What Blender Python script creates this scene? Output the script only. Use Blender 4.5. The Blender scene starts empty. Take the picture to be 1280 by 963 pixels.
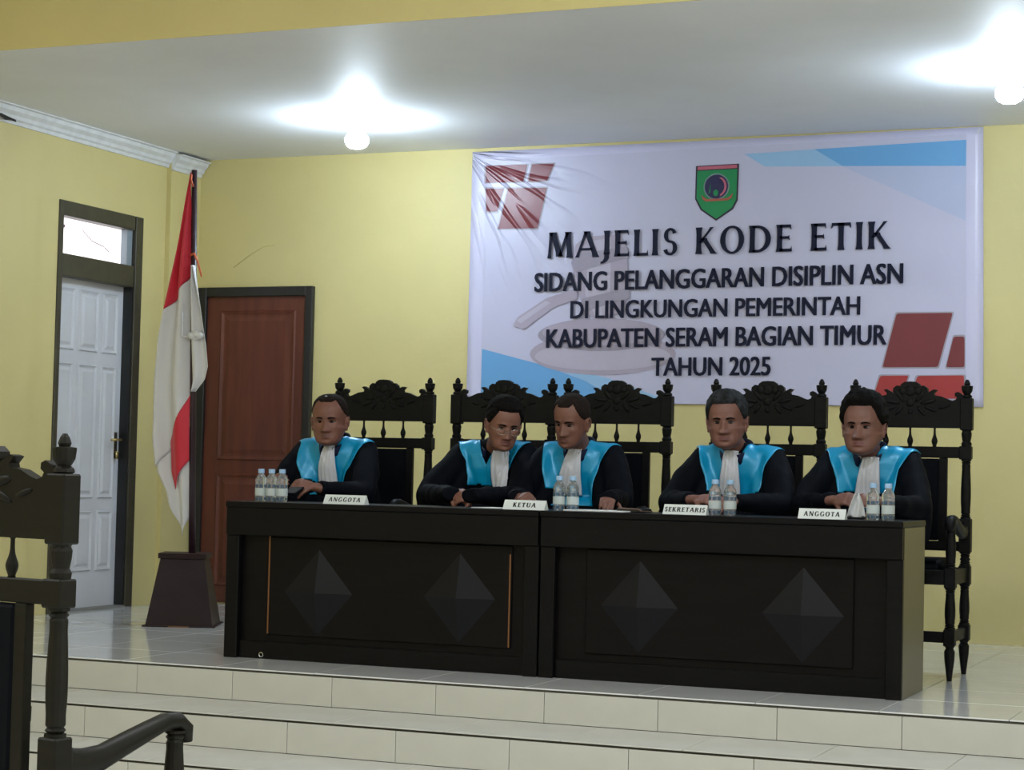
import bpy, bmesh, math, random
from mathutils import Vector, Matrix, noise
from mathutils.bvhtree import BVHTree
C = bpy.context.scene.collection
SC = bpy.context.scene
random.seed(7)
PI = math.pi

# ---------------------------------------------------------------- camera
cam_d = bpy.data.cameras.new('camera'); cam = bpy.data.objects.new('camera', cam_d); C.objects.link(cam)
cam_d.sensor_width = 36; cam_d.lens = 69.99; cam_d.clip_end = 60; cam_d.clip_start = 0.1
yaw, pit, rol = 0.3917, 0.0445, 0.0232
fw = Vector((-math.sin(yaw)*math.cos(pit), math.cos(yaw)*math.cos(pit), math.sin(pit)))
rt = Vector((math.cos(yaw), math.sin(yaw), 0)); up = rt.cross(fw)
rr = rt*math.cos(rol) + up*math.sin(rol); uu = -rt*math.sin(rol) + up*math.cos(rol)
M = Matrix((rr, uu, -fw)).transposed().to_4x4(); M.translation = Vector((5.0698, -8.5926, 0.9381))
cam.matrix_world = M
SC.camera = cam
# ---------------------------------------------------------------- world, exposure
w = bpy.data.worlds.new('world'); SC.world = w; w.use_nodes = True
w.node_tree.nodes['Background'].inputs[0].default_value = (0.75, 0.85, 1, 1)
w.node_tree.nodes['Background'].inputs[1].default_value = 0.3
SC.view_settings.view_transform = 'Standard'; SC.view_settings.look = 'None'
SC.view_settings.gamma = 1; SC.view_settings.use_curve_mapping = False
SC.view_settings.exposure = 1.6
BULB = 95.0         # radiance of the two stage bulbs
HALL = 26.0         # watts of every hall ceiling lamp
def area(name, loc, rot, size, power, col=(.95, .97, 1)):
    l = bpy.data.lights.new(name, 'AREA'); l.shape = 'RECTANGLE'; l.size = size[0]; l.size_y = size[1]
    l.energy = power; l.color = col
    o = bpy.data.objects.new(name, l); C.objects.link(o); o.location = loc; o.rotation_euler = rot
    return o
for i, (x, y) in enumerate([(-0.2, -5.5), (2.8, -3.2), (5.5, -5.5), (0.8, -10), (4.8, -10)]):
    area('hall_lamp', (x, y, 3.95), (0, 0, 0), (.5, .5), HALL)
# daylight from the hall's side openings on the right
area('side_daylight', (7.3, -5.0, 2.0), (0, math.radians(90), 0), (1.6, 4.0), 30.0, (.86, .93, 1))

# ---------------------------------------------------------------- materials
MATS = {}
def mat(name, col, rough=.6, metal=0, spec=.5, noise_amt=0, nscale=8, col2=None, bump=0, bscale=60, trans=0, emit=None, estr=0, coat=0, stretch=(1, 1, 1), sheen=0, ior=None, rvar=0, alpha=None):
    if name in MATS: return MATS[name]
    m = bpy.data.materials.new(name); m.use_nodes = True; nt = m.node_tree; b = nt.nodes['Principled BSDF']
    b.inputs['Base Color'].default_value = (*col, 1); b.inputs['Roughness'].default_value = rough
    b.inputs['Metallic'].default_value = metal; b.inputs['Specular IOR Level'].default_value = spec
    b.inputs['Coat Weight'].default_value = coat; b.inputs['Transmission Weight'].default_value = trans
    b.inputs['Sheen Weight'].default_value = sheen
    if ior: b.inputs['IOR'].default_value = ior
    if alpha is not None: b.inputs['Alpha'].default_value = alpha
    tc = nt.nodes.new('ShaderNodeTexCoord'); mp = nt.nodes.new('ShaderNodeMapping'); mp.inputs['Scale'].default_value = stretch
    nt.links.new(tc.outputs['Object'], mp.inputs[0])
    if noise_amt or col2 or rvar:
        n = nt.nodes.new('ShaderNodeTexNoise'); n.inputs['Scale'].default_value = nscale; n.inputs['Detail'].default_value = 6
        nt.links.new(mp.outputs[0], n.inputs['Vector'])
        if noise_amt or col2:
            c2 = col2 if col2 else tuple(c*(1-noise_amt) for c in col)
            r = nt.nodes.new('ShaderNodeValToRGB'); r.color_ramp.elements[0].position = .35; r.color_ramp.elements[1].position = .65
            r.color_ramp.elements[0].color = (*c2, 1); r.color_ramp.elements[1].color = (*col, 1)
            nt.links.new(n.outputs['Fac'], r.inputs[0]); nt.links.new(r.outputs[0], b.inputs['Base Color'])
        if rvar:
            q = nt.nodes.new('ShaderNodeMapRange'); q.inputs[3].default_value = rough-rvar; q.inputs[4].default_value = rough+rvar
            nt.links.new(n.outputs['Fac'], q.inputs[0]); nt.links.new(q.outputs[0], b.inputs['Roughness'])
    if bump:
        n2 = nt.nodes.new('ShaderNodeTexNoise'); n2.inputs['Scale'].default_value = bscale; n2.inputs['Detail'].default_value = 4
        nt.links.new(mp.outputs[0], n2.inputs['Vector'])
        bp = nt.nodes.new('ShaderNodeBump'); bp.inputs['Strength'].default_value = bump; bp.inputs['Distance'].default_value = .01
        nt.links.new(n2.outputs['Fac'], bp.inputs['Height']); nt.links.new(bp.outputs[0], b.inputs['Normal'])
    if emit:
        b.inputs['Emission Color'].default_value = (*emit, 1); b.inputs['Emission Strength'].default_value = estr
    MATS[name] = m
    return m
yellow = mat('yellow_wall_paint', (.64, .555, .25), .55, noise_amt=.07, nscale=1.3, bump=.12, bscale=25)
ceilm = mat('white_ceiling_paint', (.82, .84, .88), .6, noise_amt=.08, nscale=.9, bump=.15, bscale=6)
mould = mat('white_moulding', (.72, .73, .75), .6, noise_amt=.12, nscale=14, bump=.1, bscale=30)
tile_m = mat('glossy_floor_tile', (.72, .735, .75), .12, noise_amt=.06, nscale=4, coat=.3, bump=.02, bscale=9)
riser_m = mat('cream_riser_tile', (.53, .53, .485), .3, noise_amt=.07, nscale=4)
tread_m = mat('cream_tread_tile', (.53, .53, .50), .25, noise_amt=.07, nscale=4)
grout = mat('dark_grout', (.09, .085, .07), .9, noise_amt=.3, nscale=30)
hallm = mat('hall_floor_tile', (.66, .66, .63), .3, noise_amt=.06)
wood_blk = mat('black_stained_wood', (.0065, .007, .0078), .5, noise_amt=.35, nscale=6, stretch=(1, 1, 8), bump=.06, bscale=40, spec=.15)
wood_near = mat('dark_green_brown_wood', (.0085, .008, .0055), .5, noise_amt=.3, nscale=6, stretch=(1, 1, 8), spec=.2)
desk_m = mat('black_brown_laminate', (.0052, .005, .006), .38, noise_amt=.3, nscale=5, stretch=(1, 1, 9), spec=.12)
desk_in = mat('brown_laminate_panel', (.0054, .0044, .0050), .38, noise_amt=.35, nscale=4, stretch=(1, 1, 10), spec=.12)
desk_py = mat('smooth_black_pyramid', (.0068, .007, .0095), .4, spec=.15)
gold = mat('gold_inlay', (.17, .07, .022), .45, metal=.2)
upholst = mat('black_upholstery', (.003, .004, .007), .7, spec=.08, bump=.08, bscale=120)
frame_m = mat('olive_black_frame_paint', (.05, .045, .028), .45, noise_amt=.25, nscale=12)
frame_blk = mat('black_frame_paint', (.012, .013, .014), .4, noise_amt=.25, nscale=12)
whited = mat('white_door_paint', (.60, .61, .65), .45, noise_amt=.06, nscale=3)
redw = mat('red_brown_wood_door', (.125, .030, .016), .4, col2=(.085, .02, .012), nscale=3, stretch=(6, 6, .7), bump=.05, bscale=20)
metalm = mat('door_handle_metal', (.16, .14, .12), .35, metal=.9)
brass = mat('brass', (.55, .42, .18), .35, metal=.8)
pole_m = mat('dark_maroon_lacquer', (.03, .010, .017), .4, noise_amt=.2)
base_m = mat('dark_maroon_box', (.020, .008, .012), .45, spec=.2, noise_amt=.3, nscale=7)
flag_r = mat('red_flag_cloth', (.55, .012, .035), .6, sheen=.2)
flag_w = mat('white_flag_cloth', (.62, .62, .64), .65, sheen=.2)
orange = mat('orange_cord', (.6, .12, .05), .6)
whitecord = mat('white_cord', (.75, .75, .78), .5)
robe_m = mat('black_robe_cloth', (.0018, .0026, .0055), .75, bump=.12, bscale=25, spec=.08)
navy = mat('navy_collar_band', (.004, .008, .035), .6, spec=.15)
shirt = mat('white_shirt', (.6, .6, .62), .7)
jab_m = mat('white_pleated_linen', (.58, .60, .68), .75, bump=.2, bscale=90)
hair_b = mat('black_hair', (.004, .0035, .0035), .85, spec=.12, bump=.6, bscale=140)
hair_g = mat('greying_hair', (.030, .033, .038), .8, spec=.15, col2=(.008, .009, .010), nscale=30, bump=.6, bscale=140)
hair_s = mat('close_cropped_hair', (.010, .007, .006), .85, spec=.12, col2=(.018, .011, .009), nscale=40, bump=.4, bscale=160)
eye_w = mat('eye_white', (.20, .16, .145), .4)
eye_d = mat('dark_iris', (.012, .007, .006), .25)
lashm = mat('dark_eyelid_line', (.03, .014, .011), .6)
trousers = mat('black_trousers', (.01, .01, .012), .8)
leather = mat('black_shoe_leather', (.01, .01, .01), .3)
steel = mat('thin_steel', (.6, .6, .6), .25, metal=1)
glassm = mat('clear_lens', (1, 1, 1), .02, trans=1, ior=1.1, alpha=.35)
water = mat('clear_water_bottle_plastic', (.88, .94, .96), .07, trans=.86, ior=1.2)
capm = mat('pale_blue_cap', (.30, .48, .72), .4)
labelm = mat('pale_bottle_label', (.62, .70, .72), .4, alpha=.7)
labelb = mat('blue_bottle_label', (.04, .09, .16), .4, alpha=.8)
paper = mat('white_paper', (.62, .64, .66), .7)
platem = mat('white_name_card', (.66, .71, .71), .5)
inkm = mat('black_ink', (.02, .024, .026), .6)
phone_m = mat('black_glass_phone', (.006, .006, .008), .5, spec=.1)
tan_e = mat('tan_leather_edge', (.16, .10, .075), .5)
def satin():
    m = mat('cyan_satin', (.0, .29, .56), .34, spec=.6, bump=.35, bscale=14, stretch=(1, 1, .45))
    m.node_tree.nodes['Principled BSDF'].inputs['Metallic'].default_value = .1
    return m
satin_m = satin()
def skin(name, c):
    m = mat(name, c, .5, noise_amt=.18, nscale=18, bump=.04, bscale=150, spec=.45)
    m.node_tree.nodes['Principled BSDF'].inputs['Subsurface Weight'].default_value = .0
    return m

# ---------------------------------------------------------------- helpers
def link(o, parent=None):
    C.objects.link(o)
    if parent: o.parent = parent
    return o
def mobj(name, bm, m, parent=None, smooth=False, normals=True):
    if normals: bmesh.ops.recalc_face_normals(bm, faces=bm.faces)
    me = bpy.data.meshes.new(name); bm.to_mesh(me); bm.free()
    for x in (m if isinstance(m, (list, tuple)) else [m]): me.materials.append(x)
    if smooth:
        for p in me.polygons: p.use_smooth = True
    return link(bpy.data.objects.new(name, me), parent)
def thing(name, label, cat, loc=(0, 0, 0), rotz=0, group=None):
    o = bpy.data.objects.new(name, None); C.objects.link(o); o.location = loc; o.rotation_euler = (0, 0, rotz)
    o.empty_display_size = .1
    o['label'] = label; o['category'] = cat
    if group: o['group'] = group
    return o
def tag(o, label, cat, group=None):
    o['label'] = label; o['category'] = cat
    if group: o['group'] = group
    return o
def struct(name, bm, m, parent=None, smooth=False):
    o = mobj(name, bm, m, parent, smooth)
    if not parent: o['kind'] = 'structure'
    return o
def box(bm, x0, x1, y0, y1, z0, z1, bev=0, mi=0):
    vs = [bm.verts.new((x, y, z)) for x in (x0, x1) for y in (y0, y1) for z in (z0, z1)]
    fs = [bm.faces.new([vs[i] for i in q]) for q in ((0, 1, 3, 2), (4, 6, 7, 5), (0, 4, 5, 1), (2, 3, 7, 6), (0, 2, 6, 4), (1, 5, 7, 3))]
    for f in fs: f.material_index = mi
    if bev:
        es = list({e for f in fs for e in f.edges})
        bmesh.ops.bevel(bm, geom=es, offset=bev, segments=1, affect='EDGES', profile=.5)
    return bm
def B(*a, **k): return box(bmesh.new(), *a, **k)
def lathe(bm, prof, cx=0, cy=0, n=14, mi=0):
    rings = []
    for z, r in prof: rings.append([bm.verts.new((cx+r*math.cos(2*PI*i/n), cy+r*math.sin(2*PI*i/n), z)) for i in range(n)])
    for a, b in zip(rings, rings[1:]):
        for i in range(n):
            f = bm.faces.new((a[i], a[(i+1) % n], b[(i+1) % n], b[i])); f.material_index = mi
    bm.faces.new(rings[0][::-1]).material_index = mi; bm.faces.new(rings[-1]).material_index = mi
    return bm
def tube(bm, pts, rad, n=10, caps=True, flat=1.0, upv=Vector((0, 0, 1)), mi=0):
    pts = [Vector(p) for p in pts]
    if not isinstance(rad, (list, tuple)): rad = [rad]*len(pts)
    rings = []
    for i, p in enumerate(pts):
        d = (pts[min(i+1, len(pts)-1)]-pts[max(i-1, 0)]).normalized()
        s = d.cross(upv)
        if s.length < 1e-3: s = d.cross(Vector((0, 1, 0)))
        s.normalize(); t = s.cross(d)
        r = rad[i]; rx, ry = r if isinstance(r, tuple) else (r, r*flat)
        rings.append([bm.verts.new(p+s*rx*math.cos(2*PI*k/n)+t*ry*math.sin(2*PI*k/n)) for k in range(n)])
    for a, b in zip(rings, rings[1:]):
        for k in range(n):
            f = bm.faces.new((a[k], a[(k+1) % n], b[(k+1) % n], b[k])); f.material_index = mi
    if caps: bm.faces.new(rings[0][::-1]).material_index = mi; bm.faces.new(rings[-1]).material_index = mi
    return bm
def ell(bm, c, r, rot=None, u=14, v=10, mi=0):
    c = Vector(c); rot = rot if rot else Matrix.Identity(3)
    P_ = lambda a, b, q: bm.verts.new(c+rot @ Vector((r[0]*a, r[1]*b, r[2]*q)))
    top, bot = P_(0, 0, 1), P_(0, 0, -1); rings = []
    for j in range(1, v):
        t = PI*j/v; rings.append([P_(math.sin(t)*math.cos(2*PI*i/u), math.sin(t)*math.sin(2*PI*i/u), math.cos(t)) for i in range(u)])
    fs = []
    for p, q in zip(rings, rings[1:]):
        for i in range(u): fs.append(bm.faces.new((p[i], q[i], q[(i+1) % u], p[(i+1) % u])))
    for i in range(u): fs.append(bm.faces.new((top, rings[0][i], rings[0][(i+1) % u]))); fs.append(bm.faces.new((bot, rings[-1][(i+1) % u], rings[-1][i])))
    for f in fs: f.material_index = mi
    return bm
def caps_tube(bm, pts, rad, n=10):
    tube(bm, pts, rad, n)
    for p, r in zip(pts, rad if isinstance(rad, (list, tuple)) else [rad]*len(pts)):
        rr_ = max(r) if isinstance(r, tuple) else r
        ell(bm, p, (rr_*.99,)*3, u=n, v=8)
    return bm
def prism(bm, poly, y0, y1, mi=0, plane='xz'):
    """extrude an outline (x,z) between two y values"""
    a = [bm.verts.new((p[0], y0, p[1]) if plane == 'xz' else (p[0], p[1], y0)) for p in poly]
    b = [bm.verts.new((p[0], y1, p[1]) if plane == 'xz' else (p[0], p[1], y1)) for p in poly]
    n = len(poly)
    fs = [bm.faces.new(a), bm.faces.new(b[::-1])]
    for i in range(n): fs.append(bm.faces.new((a[i], b[i], b[(i+1) % n], a[(i+1) % n])))
    for f in fs: f.material_index = mi
    return bm
def evald(o):
    dg = bpy.context.evaluated_depsgraph_get(); dg.update()
    return bpy.data.meshes.new_from_object(o.evaluated_get(dg))
def remesh(o, voxel, smooth_it=2):
    md = o.modifiers.new('r', 'REMESH'); md.mode = 'VOXEL'; md.voxel_size = voxel
    if smooth_it:
        s = o.modifiers.new('s', 'SMOOTH'); s.factor = .5; s.iterations = smooth_it
    me = evald(o); old = o.data; o.modifiers.clear()
    mats = list(old.materials)
    o.data = me
    if not len(me.materials):
        for m in mats: me.materials.append(m)
    for p in me.polygons: p.use_smooth = True
    return o
def copy_tree(o, parent=None):
    c = o.copy(); C.objects.link(c); c.parent = parent
    for ch in list(o.children): copy_tree(ch, c)
    return c

# ---------------------------------------------------------------- constants
YB = 3.3727; HC = 3.0766; XL = -2.2973; XR = 7.6; YE = -.4193; RS = .1506; TD = .4754; TW = .5226
YF = -.1226; ZH = -3*RS; YBACK = -12.5
# ---------------------------------------------------------------- room shell
struct('wall_back', B(XL-.2, XR+.2, YB, YB+.2, -1, 4.4), yellow)
struct('wall_right', B(XR, XR+.2, YBACK, YB, -1, 4.4), yellow)
struct('wall_rear', B(XL-.2, XR+.2, YBACK-.2, YBACK, -1, 4.4), yellow)
# left wall with the door opening (y 1.755..2.70, z 0..2.59)
DY0, DY1, DZ = 1.762, 2.706, 2.588
bm = bmesh.new()
box(bm, XL-.2, XL, YBACK, DY0, -1, 4.4); box(bm, XL-.2, XL, DY1, YB, -1, 4.4); box(bm, XL-.2, XL, DY0, DY1, DZ, 4.4); box(bm, XL-.2, XL, DY0, DY1, -1, .0)
struct('wall_left', bm, yellow)
# corner column, slightly proud of the left wall
struct('trim_1', B(XL, XL+.035, 2.99, YB, 0, HC), yellow)
# ceilings and fascia
struct('ceiling', B(XL, XR, YF, YB, HC, HC+.12), ceilm)
struct('trim_3', B(XL, XR, YF-.004, YF-.0005, HC-.0, 4.4), yellow)
bm = B(XL, XR, YBACK, YF, 4.1, 4.2); o = struct('ceiling_hall', bm, ceilm); o.name = 'ceiling.001'
# white moulding on the left wall under the ceiling
def moulding(y0, y1, xo, zt):
    bm = bmesh.new()
    prof = [(0, -.105), (.012, -.105), (.016, -.085), (.03, -.075), (.036, -.055), (.06, -.035), (.066, -.012), (.085, -.008), (.085, 0), (0, 0)]
    a = [bm.verts.new((xo+p[0], y0, zt+p[1])) for p in prof]; b = [bm.verts.new((xo+p[0], y1, zt+p[1])) for p in prof]
    bm.faces.new(a); bm.faces.new(b[::-1])
    for i in range(len(prof)): bm.faces.new((a[i], b[i], b[(i+1) % len(prof)], a[(i+1) % len(prof)]))
    return bm
struct('trim_4', moulding(-.1, 2.99, XL, HC-.001), mould)
struct('trim_5', moulding(2.99, YB-.01, XL+.035, HC-.018), mould)
crk = mat('dark_damage', (.03, .028, .025), .9)
# broken plaster chip on the moulding
bm = bmesh.new(); prism(bm, [(0, 0), (.05, .012), (.11, .004), (.19, -.004), (.2, -.018), (.14, -.014), (.09, -.022), (.05, -.008)], 0, .002)
for v in bm.verts: v.co = Vector((XL+.0375+v.co.y, 1.05+v.co.x, HC-.078+v.co.z))
mobj('plaster_chip', bm, crk, bpy.data.objects['trim_4'])
# hairline crack on the back wall
crackm = mat('hairline_crack', (.5, .43, .17), .8)
bm = bmesh.new(); tube(bm, [(-1.98+.0, YB-.0015, 2.32), (-1.86, YB-.0015, 2.40), (-1.75, YB-.0015, 2.46), (-1.66, YB-.0015, 2.47)], [.0018, .0025, .002, .001], n=5)
mobj('wall_crack', bm, crackm, bpy.data.objects['wall_back'], True)

# ---------------------------------------------------------------- stage floor, steps (tile by tile)
struct('floor', B(XL-.2, XR, YE+.01, YB, -.5, -.0062), grout)
FL = bpy.data.objects['floor']
G = .0014
tile_me = None
def tile_mesh(name, sx, sy, sz, m, bev=.001):
    bm = B(-sx/2+G, sx/2-G, -sy/2+G, sy/2-G, 0, sz, bev=bev)
    me = bpy.data.meshes.new(name); bmesh.ops.recalc_face_normals(bm, faces=bm.faces); bm.to_mesh(me); bm.free(); me.materials.append(m)
    return me
J0 = 3.3545                                    # a stage joint found in the picture
ntile = 0
ys = []; y = YE
while y < YB: ys.append(y); y += TW
cache = {}
for iy, y in enumerate(ys):
    y1 = min(y+TW, YB)
    k = -11
    while J0+k*TW < XR:
        x0, x1 = max(J0+k*TW, XL), min(J0+(k+1)*TW, XR); k += 1
        if x1-x0 < .02: continue
        key = (round(x1-x0, 3), round(y1-y, 3))
        if key not in cache: cache[key] = tile_mesh('tile', x1-x0, y1-y, .006, tile_m)
        t = bpy.data.objects.new('tile', cache[key]); link(t, FL); t.location = ((x0+x1)/2, (y+y1)/2, -.006+random.uniform(-.0002, .0002))
        t.rotation_euler = (random.uniform(-.0006, .0006), random.uniform(-.0006, .0006), 0)
def step(name, yfront, ztop, joint, tread):
    """riser whose front face is yfront and top ztop; the tread in front of it lies at ztop-RS"""
    core = struct(name, B(XL, XR, yfront+.012, yfront+.6, ztop-RS-.03, ztop-.0063), grout)
    core.name = name
    rm = {}
    k = -12
    while joint+k*TW < XR:
        x0, x1 = max(joint+k*TW, XL), min(joint+(k+1)*TW, XR); k += 1
        if x1-x0 < .02: continue
        w_ = round(x1-x0, 3)
        if w_ not in rm:
            bm = B(-w_/2+G, w_/2-G, 0, .011, G, RS-.016, bev=.001)
            me = bpy.data.meshes.new('tile'); bmesh.ops.recalc_face_normals(bm, faces=bm.faces); bm.to_mesh(me); bm.free(); me.materials.append(riser_m); rm[w_] = me
        t = bpy.data.objects.new('tile', rm[w_]); link(t, core); t.location = ((x0+x1)/2, yfront+random.uniform(-.0006, .0006), ztop-RS)
    if tread:
        rm = {}
        k = -12
        while joint+tread[0]+k*TW < XR:
            x0, x1 = max(joint+tread[0]+k*TW, XL), min(joint+tread[0]+(k+1)*TW, XR); k += 1
            if x1-x0 < .02: continue
            w_ = round(x1-x0, 3)
            if w_ not in rm: rm[w_] = tile_mesh('tile', w_, TD+.006, .006, tread_m)
            t = bpy.data.objects.new('tile', rm[w_]); link(t, core); t.location = ((x0+x1)/2, yfront-TD/2-.003, ztop-RS-.006)
    return core
step('step_1', YE, 0, -.2093, (.262,))
step('step_2', YE-TD, -RS, .3475, (.1,))
step('step_3', YE-2*TD, -2*RS, -.15, None)
for n in ('step_1', 'step_2', 'step_3'): bpy.data.objects[n]['kind'] = 'structure'
struct('floor_hall', B(XL-.2, XR, YBACK, YE-2*TD, ZH-.1, ZH-.0), hallm).name = 'floor.001'

# ---------------------------------------------------------------- left door (white, with transom)
def pane_mat():
    m = bpy.data.materials.new('frosted_daylit_glass'); m.use_nodes = True; nt = m.node_tree; b = nt.nodes['Principled BSDF']
    b.inputs['Base Color'].default_value = (.6, .6, .6, 1); b.inputs['Roughness'].default_value = .3
    b.inputs['Emission Color'].default_value = (1, .93, .96, 1); b.inputs['Emission Strength'].default_value = .55
    return m
dr = bpy.data.objects.new('door_1', None); C.objects.link(dr); dr['kind'] = 'structure'
XO = XL+.012; XI = XL-.16
FT = .075
bm = bmesh.new()
box(bm, XI, XO, DY0, DY0+FT-.03, 0, DZ, .004); box(bm, XI, XO, DY1-.085, DY1, 0, DZ, .004)
box(bm, XI, XO, DY0+FT-.03, DY1-.1, DZ-.095, DZ, .004); box(bm, XI, XO, DY0+FT-.03, DY1-.1, 2.115, 2.255, .004)
mobj('door_frame', bm, frame_m, dr)
mobj('jamb', B(XI, XL-.0, DY1-.095, DY1-.084, 0, 2.115), frame_blk, dr)
# transom window behind the frame
mobj('transom_pane', B(XL-.075, XL-.07, DY0+.04, DY1-.09, 2.24, 2.50), pane_mat(), dr)
mobj('transom_bar', B(XL-.068, XL-.02, DY1-.145, DY1-.084, 2.255, 2.495), mat('grey_bar', (.25, .3, .34), .5), dr)
# twig shapes seen through the pane
bm = bmesh.new()
tube(bm, [(XL-.0695, 2.12, 2.44), (XL-.0695, 2.23, 2.38), (XL-.0695, 2.36, 2.36), (XL-.0695, 2.43, 2.33)], .0035, n=5)
tube(bm, [(XL-.0695, 1.92, 2.43), (XL-.0695, 1.92, 2.45)], .008, n=5)
mobj('twig_shadow', bm, mat('pinkish_grey', (.3, .22, .24), .8), dr)
# leaf
XLf = XL-.07
lf = mobj('door_leaf', B(XLf-.045, XLf, DY0+.04, DY1-.095, .012, 2.125), whited, dr)
cols = [(1.86+.0, 2.125), (2.18, 2.40), (2.445, 2.60)]
cols = [(1.84, 2.06), (2.11, 2.325), (2.375, 2.545)]
rows = [(1.66, 2.055), (.715, 1.58), (.245, .635)]
for (a, b_) in cols:
    for (z0, z1) in rows:
        bm = bmesh.new()
        # recessed moulding ring, then a raised field
        o1 = [(a, z0), (b_, z0), (b_, z1), (a, z1)]
        def ring(i, x):
            return [bm.verts.new((XLf+x, p[0]+(i if k in (0, 3) else -i), p[1]+(i if k in (0, 1) else -i))) for k, p in enumerate(o1)]
        R = [ring(0, .001), ring(.008, .012), ring(.022, .002), ring(.032, .002), ring(.05, .013)]
        for p, q in zip(R, R[1:]):
            for k in range(4): bm.faces.new((p[k], p[(k+1) % 4], q[(k+1) % 4], q[k]))
        bm.faces.new(R[-1])
        mobj('door_panel', bm, whited, lf)
hd = mobj('door_handle', B(XLf, XLf+.008, 2.545, 2.585, .98, 1.15, .003), metalm, lf)
bm = bmesh.new(); tube(bm, [(XLf+.005, 2.565, 1.1), (XLf+.05, 2.565, 1.1), (XLf+.055, 2.51, 1.1), (XLf+.053, 2.45, 1.098)], .009)
tube(bm, [(XLf+.005, 2.565, 1.02), (XLf+.03, 2.565, 1.02)], .006); box(bm, XLf+.02, XLf+.024, 2.55, 2.58, .975, 1.02)
for v in bm.verts: v.co -= Vector((0, 0, 0))
mobj('door_lever', bm, brass, lf, True)
mobj('threshold', B(XI, XL+.01, DY0+.02, DY1-.03, -.002, .014), mat('grey_threshold', (.2, .2, .19), .5), dr)

# ---------------------------------------------------------------- red-brown door on the back wall
dr2 = bpy.data.objects.new('door_2', None); C.objects.link(dr2); dr2['kind'] = 'structure'
x0, x1 = -2.235, -1.335
bm = bmesh.new(); yf = YB-.045
box(bm, x0, x0+.07, yf, YB, 0, 2.18, .004); box(bm, x1-.055, x1, yf, YB, 0, 2.18, .004); box(bm, x0+.07, x1-.055, yf, YB, 2.115, 2.18, .004)
mobj('door_frame', bm, frame_blk, dr2)
lf2 = mobj('door_leaf', B(x0+.07, x1-.055, YB-.016, YB-.001, .01, 2.115), redw, dr2)
for (z0, z1) in ((.985, 2.02), (.12, .895)):
    bm = bmesh.new(); o1 = [(-2.06, z0), (-1.47, z0), (-1.47, z1), (-2.06, z1)]
    def ring2(i, y): return [bm.verts.new((p[0]+(i if k in (0, 3) else -i), YB-.016-y, p[1]+(i if k in (0, 1) else -i))) for k, p in enumerate(o1)]
    R = [ring2(0, 0), ring2(.01, .01), ring2(.03, .001), ring2(.045, .001), ring2(.075, .009)]
    for p, q in zip(R, R[1:]):
        for k in range(4): bm.faces.new((p[k], p[(k+1) % 4], q[(k+1) % 4], q[k]))
    bm.faces.new(R[-1]); mobj('door_panel', bm, redw, lf2)
struct('baseboard_back', B(x1, -1.05, YB-.012, YB, 0, .1), mat('white_skirting_tile', (.55, .53, .48), .3))

# ---------------------------------------------------------------- banner
def banner_bump(m, strength):
    """fine radial creases spreading from the tied upper left corner"""
    nt = m.node_tree; b = nt.nodes['Principled BSDF']
    g = nt.nodes.new('ShaderNodeNewGeometry'); sub = nt.nodes.new('ShaderNodeVectorMath'); sub.operation = 'SUBTRACT'
    sub.inputs[1].default_value = (-.24, YB, 3.06); nt.links.new(g.outputs['Position'], sub.inputs[0])
    sp = nt.nodes.new('ShaderNodeSeparateXYZ'); nt.links.new(sub.outputs[0], sp.inputs[0])
    at = nt.nodes.new('ShaderNodeMath'); at.operation = 'ARCTAN2'; nt.links.new(sp.outputs['Z'], at.inputs[0]); nt.links.new(sp.outputs['X'], at.inputs[1])
    cmb = nt.nodes.new('ShaderNodeCombineXYZ'); nt.links.new(at.outputs[0], cmb.inputs[0])
    ln = nt.nodes.new('ShaderNodeVectorMath'); ln.operation = 'LENGTH'; nt.links.new(sub.outputs[0], ln.inputs[0])
    mul = nt.nodes.new('ShaderNodeMath'); mul.operation = 'MULTIPLY'; mul.inputs[1].default_value = .22; nt.links.new(ln.outputs['Value'], mul.inputs[0]); nt.links.new(mul.outputs[0], cmb.inputs[1])
    n = nt.nodes.new('ShaderNodeTexNoise'); n.inputs['Scale'].default_value = 9; n.inputs['Detail'].default_value = .5; nt.links.new(cmb.outputs[0], n.inputs['Vector'])
    rg = nt.nodes.new('ShaderNodeMapRange'); rg.inputs[1].default_value = .52; rg.inputs[2].default_value = .68; nt.links.new(n.outputs['Fac'], rg.inputs[0])
    fall = nt.nodes.new('ShaderNodeMapRange'); fall.inputs[1].default_value = .1; fall.inputs[2].default_value = 1.25; fall.inputs[3].default_value = 1; fall.inputs[4].default_value = 0
    nt.links.new(ln.outputs['Value'], fall.inputs[0])
    h = nt.nodes.new('ShaderNodeMath'); h.operation = 'MULTIPLY'; nt.links.new(rg.outputs[0], h.inputs[0]); nt.links.new(fall.outputs[0], h.inputs[1])
    n3 = nt.nodes.new('ShaderNodeTexNoise'); n3.inputs['Scale'].default_value = 2.5; n3.inputs['Detail'].default_value = 2; nt.links.new(g.outputs['Position'], n3.inputs['Vector'])
    ad = nt.nodes.new('ShaderNodeMath'); ad.operation = 'MULTIPLY_ADD'; ad.inputs[1].default_value = .35; nt.links.new(n3.outputs['Fac'], ad.inputs[0]); nt.links.new(h.outputs[0], ad.inputs[2])
    bp = nt.nodes.new('ShaderNodeBump'); bp.inputs['Strength'].default_value = strength; bp.inputs['Distance'].default_value = .02
    nt.links.new(ad.outputs[0], bp.inputs['Height']); nt.links.new(bp.outputs[0], b.inputs['Normal'])
    return m
BS = .75
def vinyl(name, col, rough=.36, spec=.5): return banner_bump(mat(name, col, rough, spec=spec), BS)
v_bg = vinyl('banner_vinyl_white', (.53, .52, .68)); v_margin = vinyl('banner_vinyl_margin', (.60, .58, .76))
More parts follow.
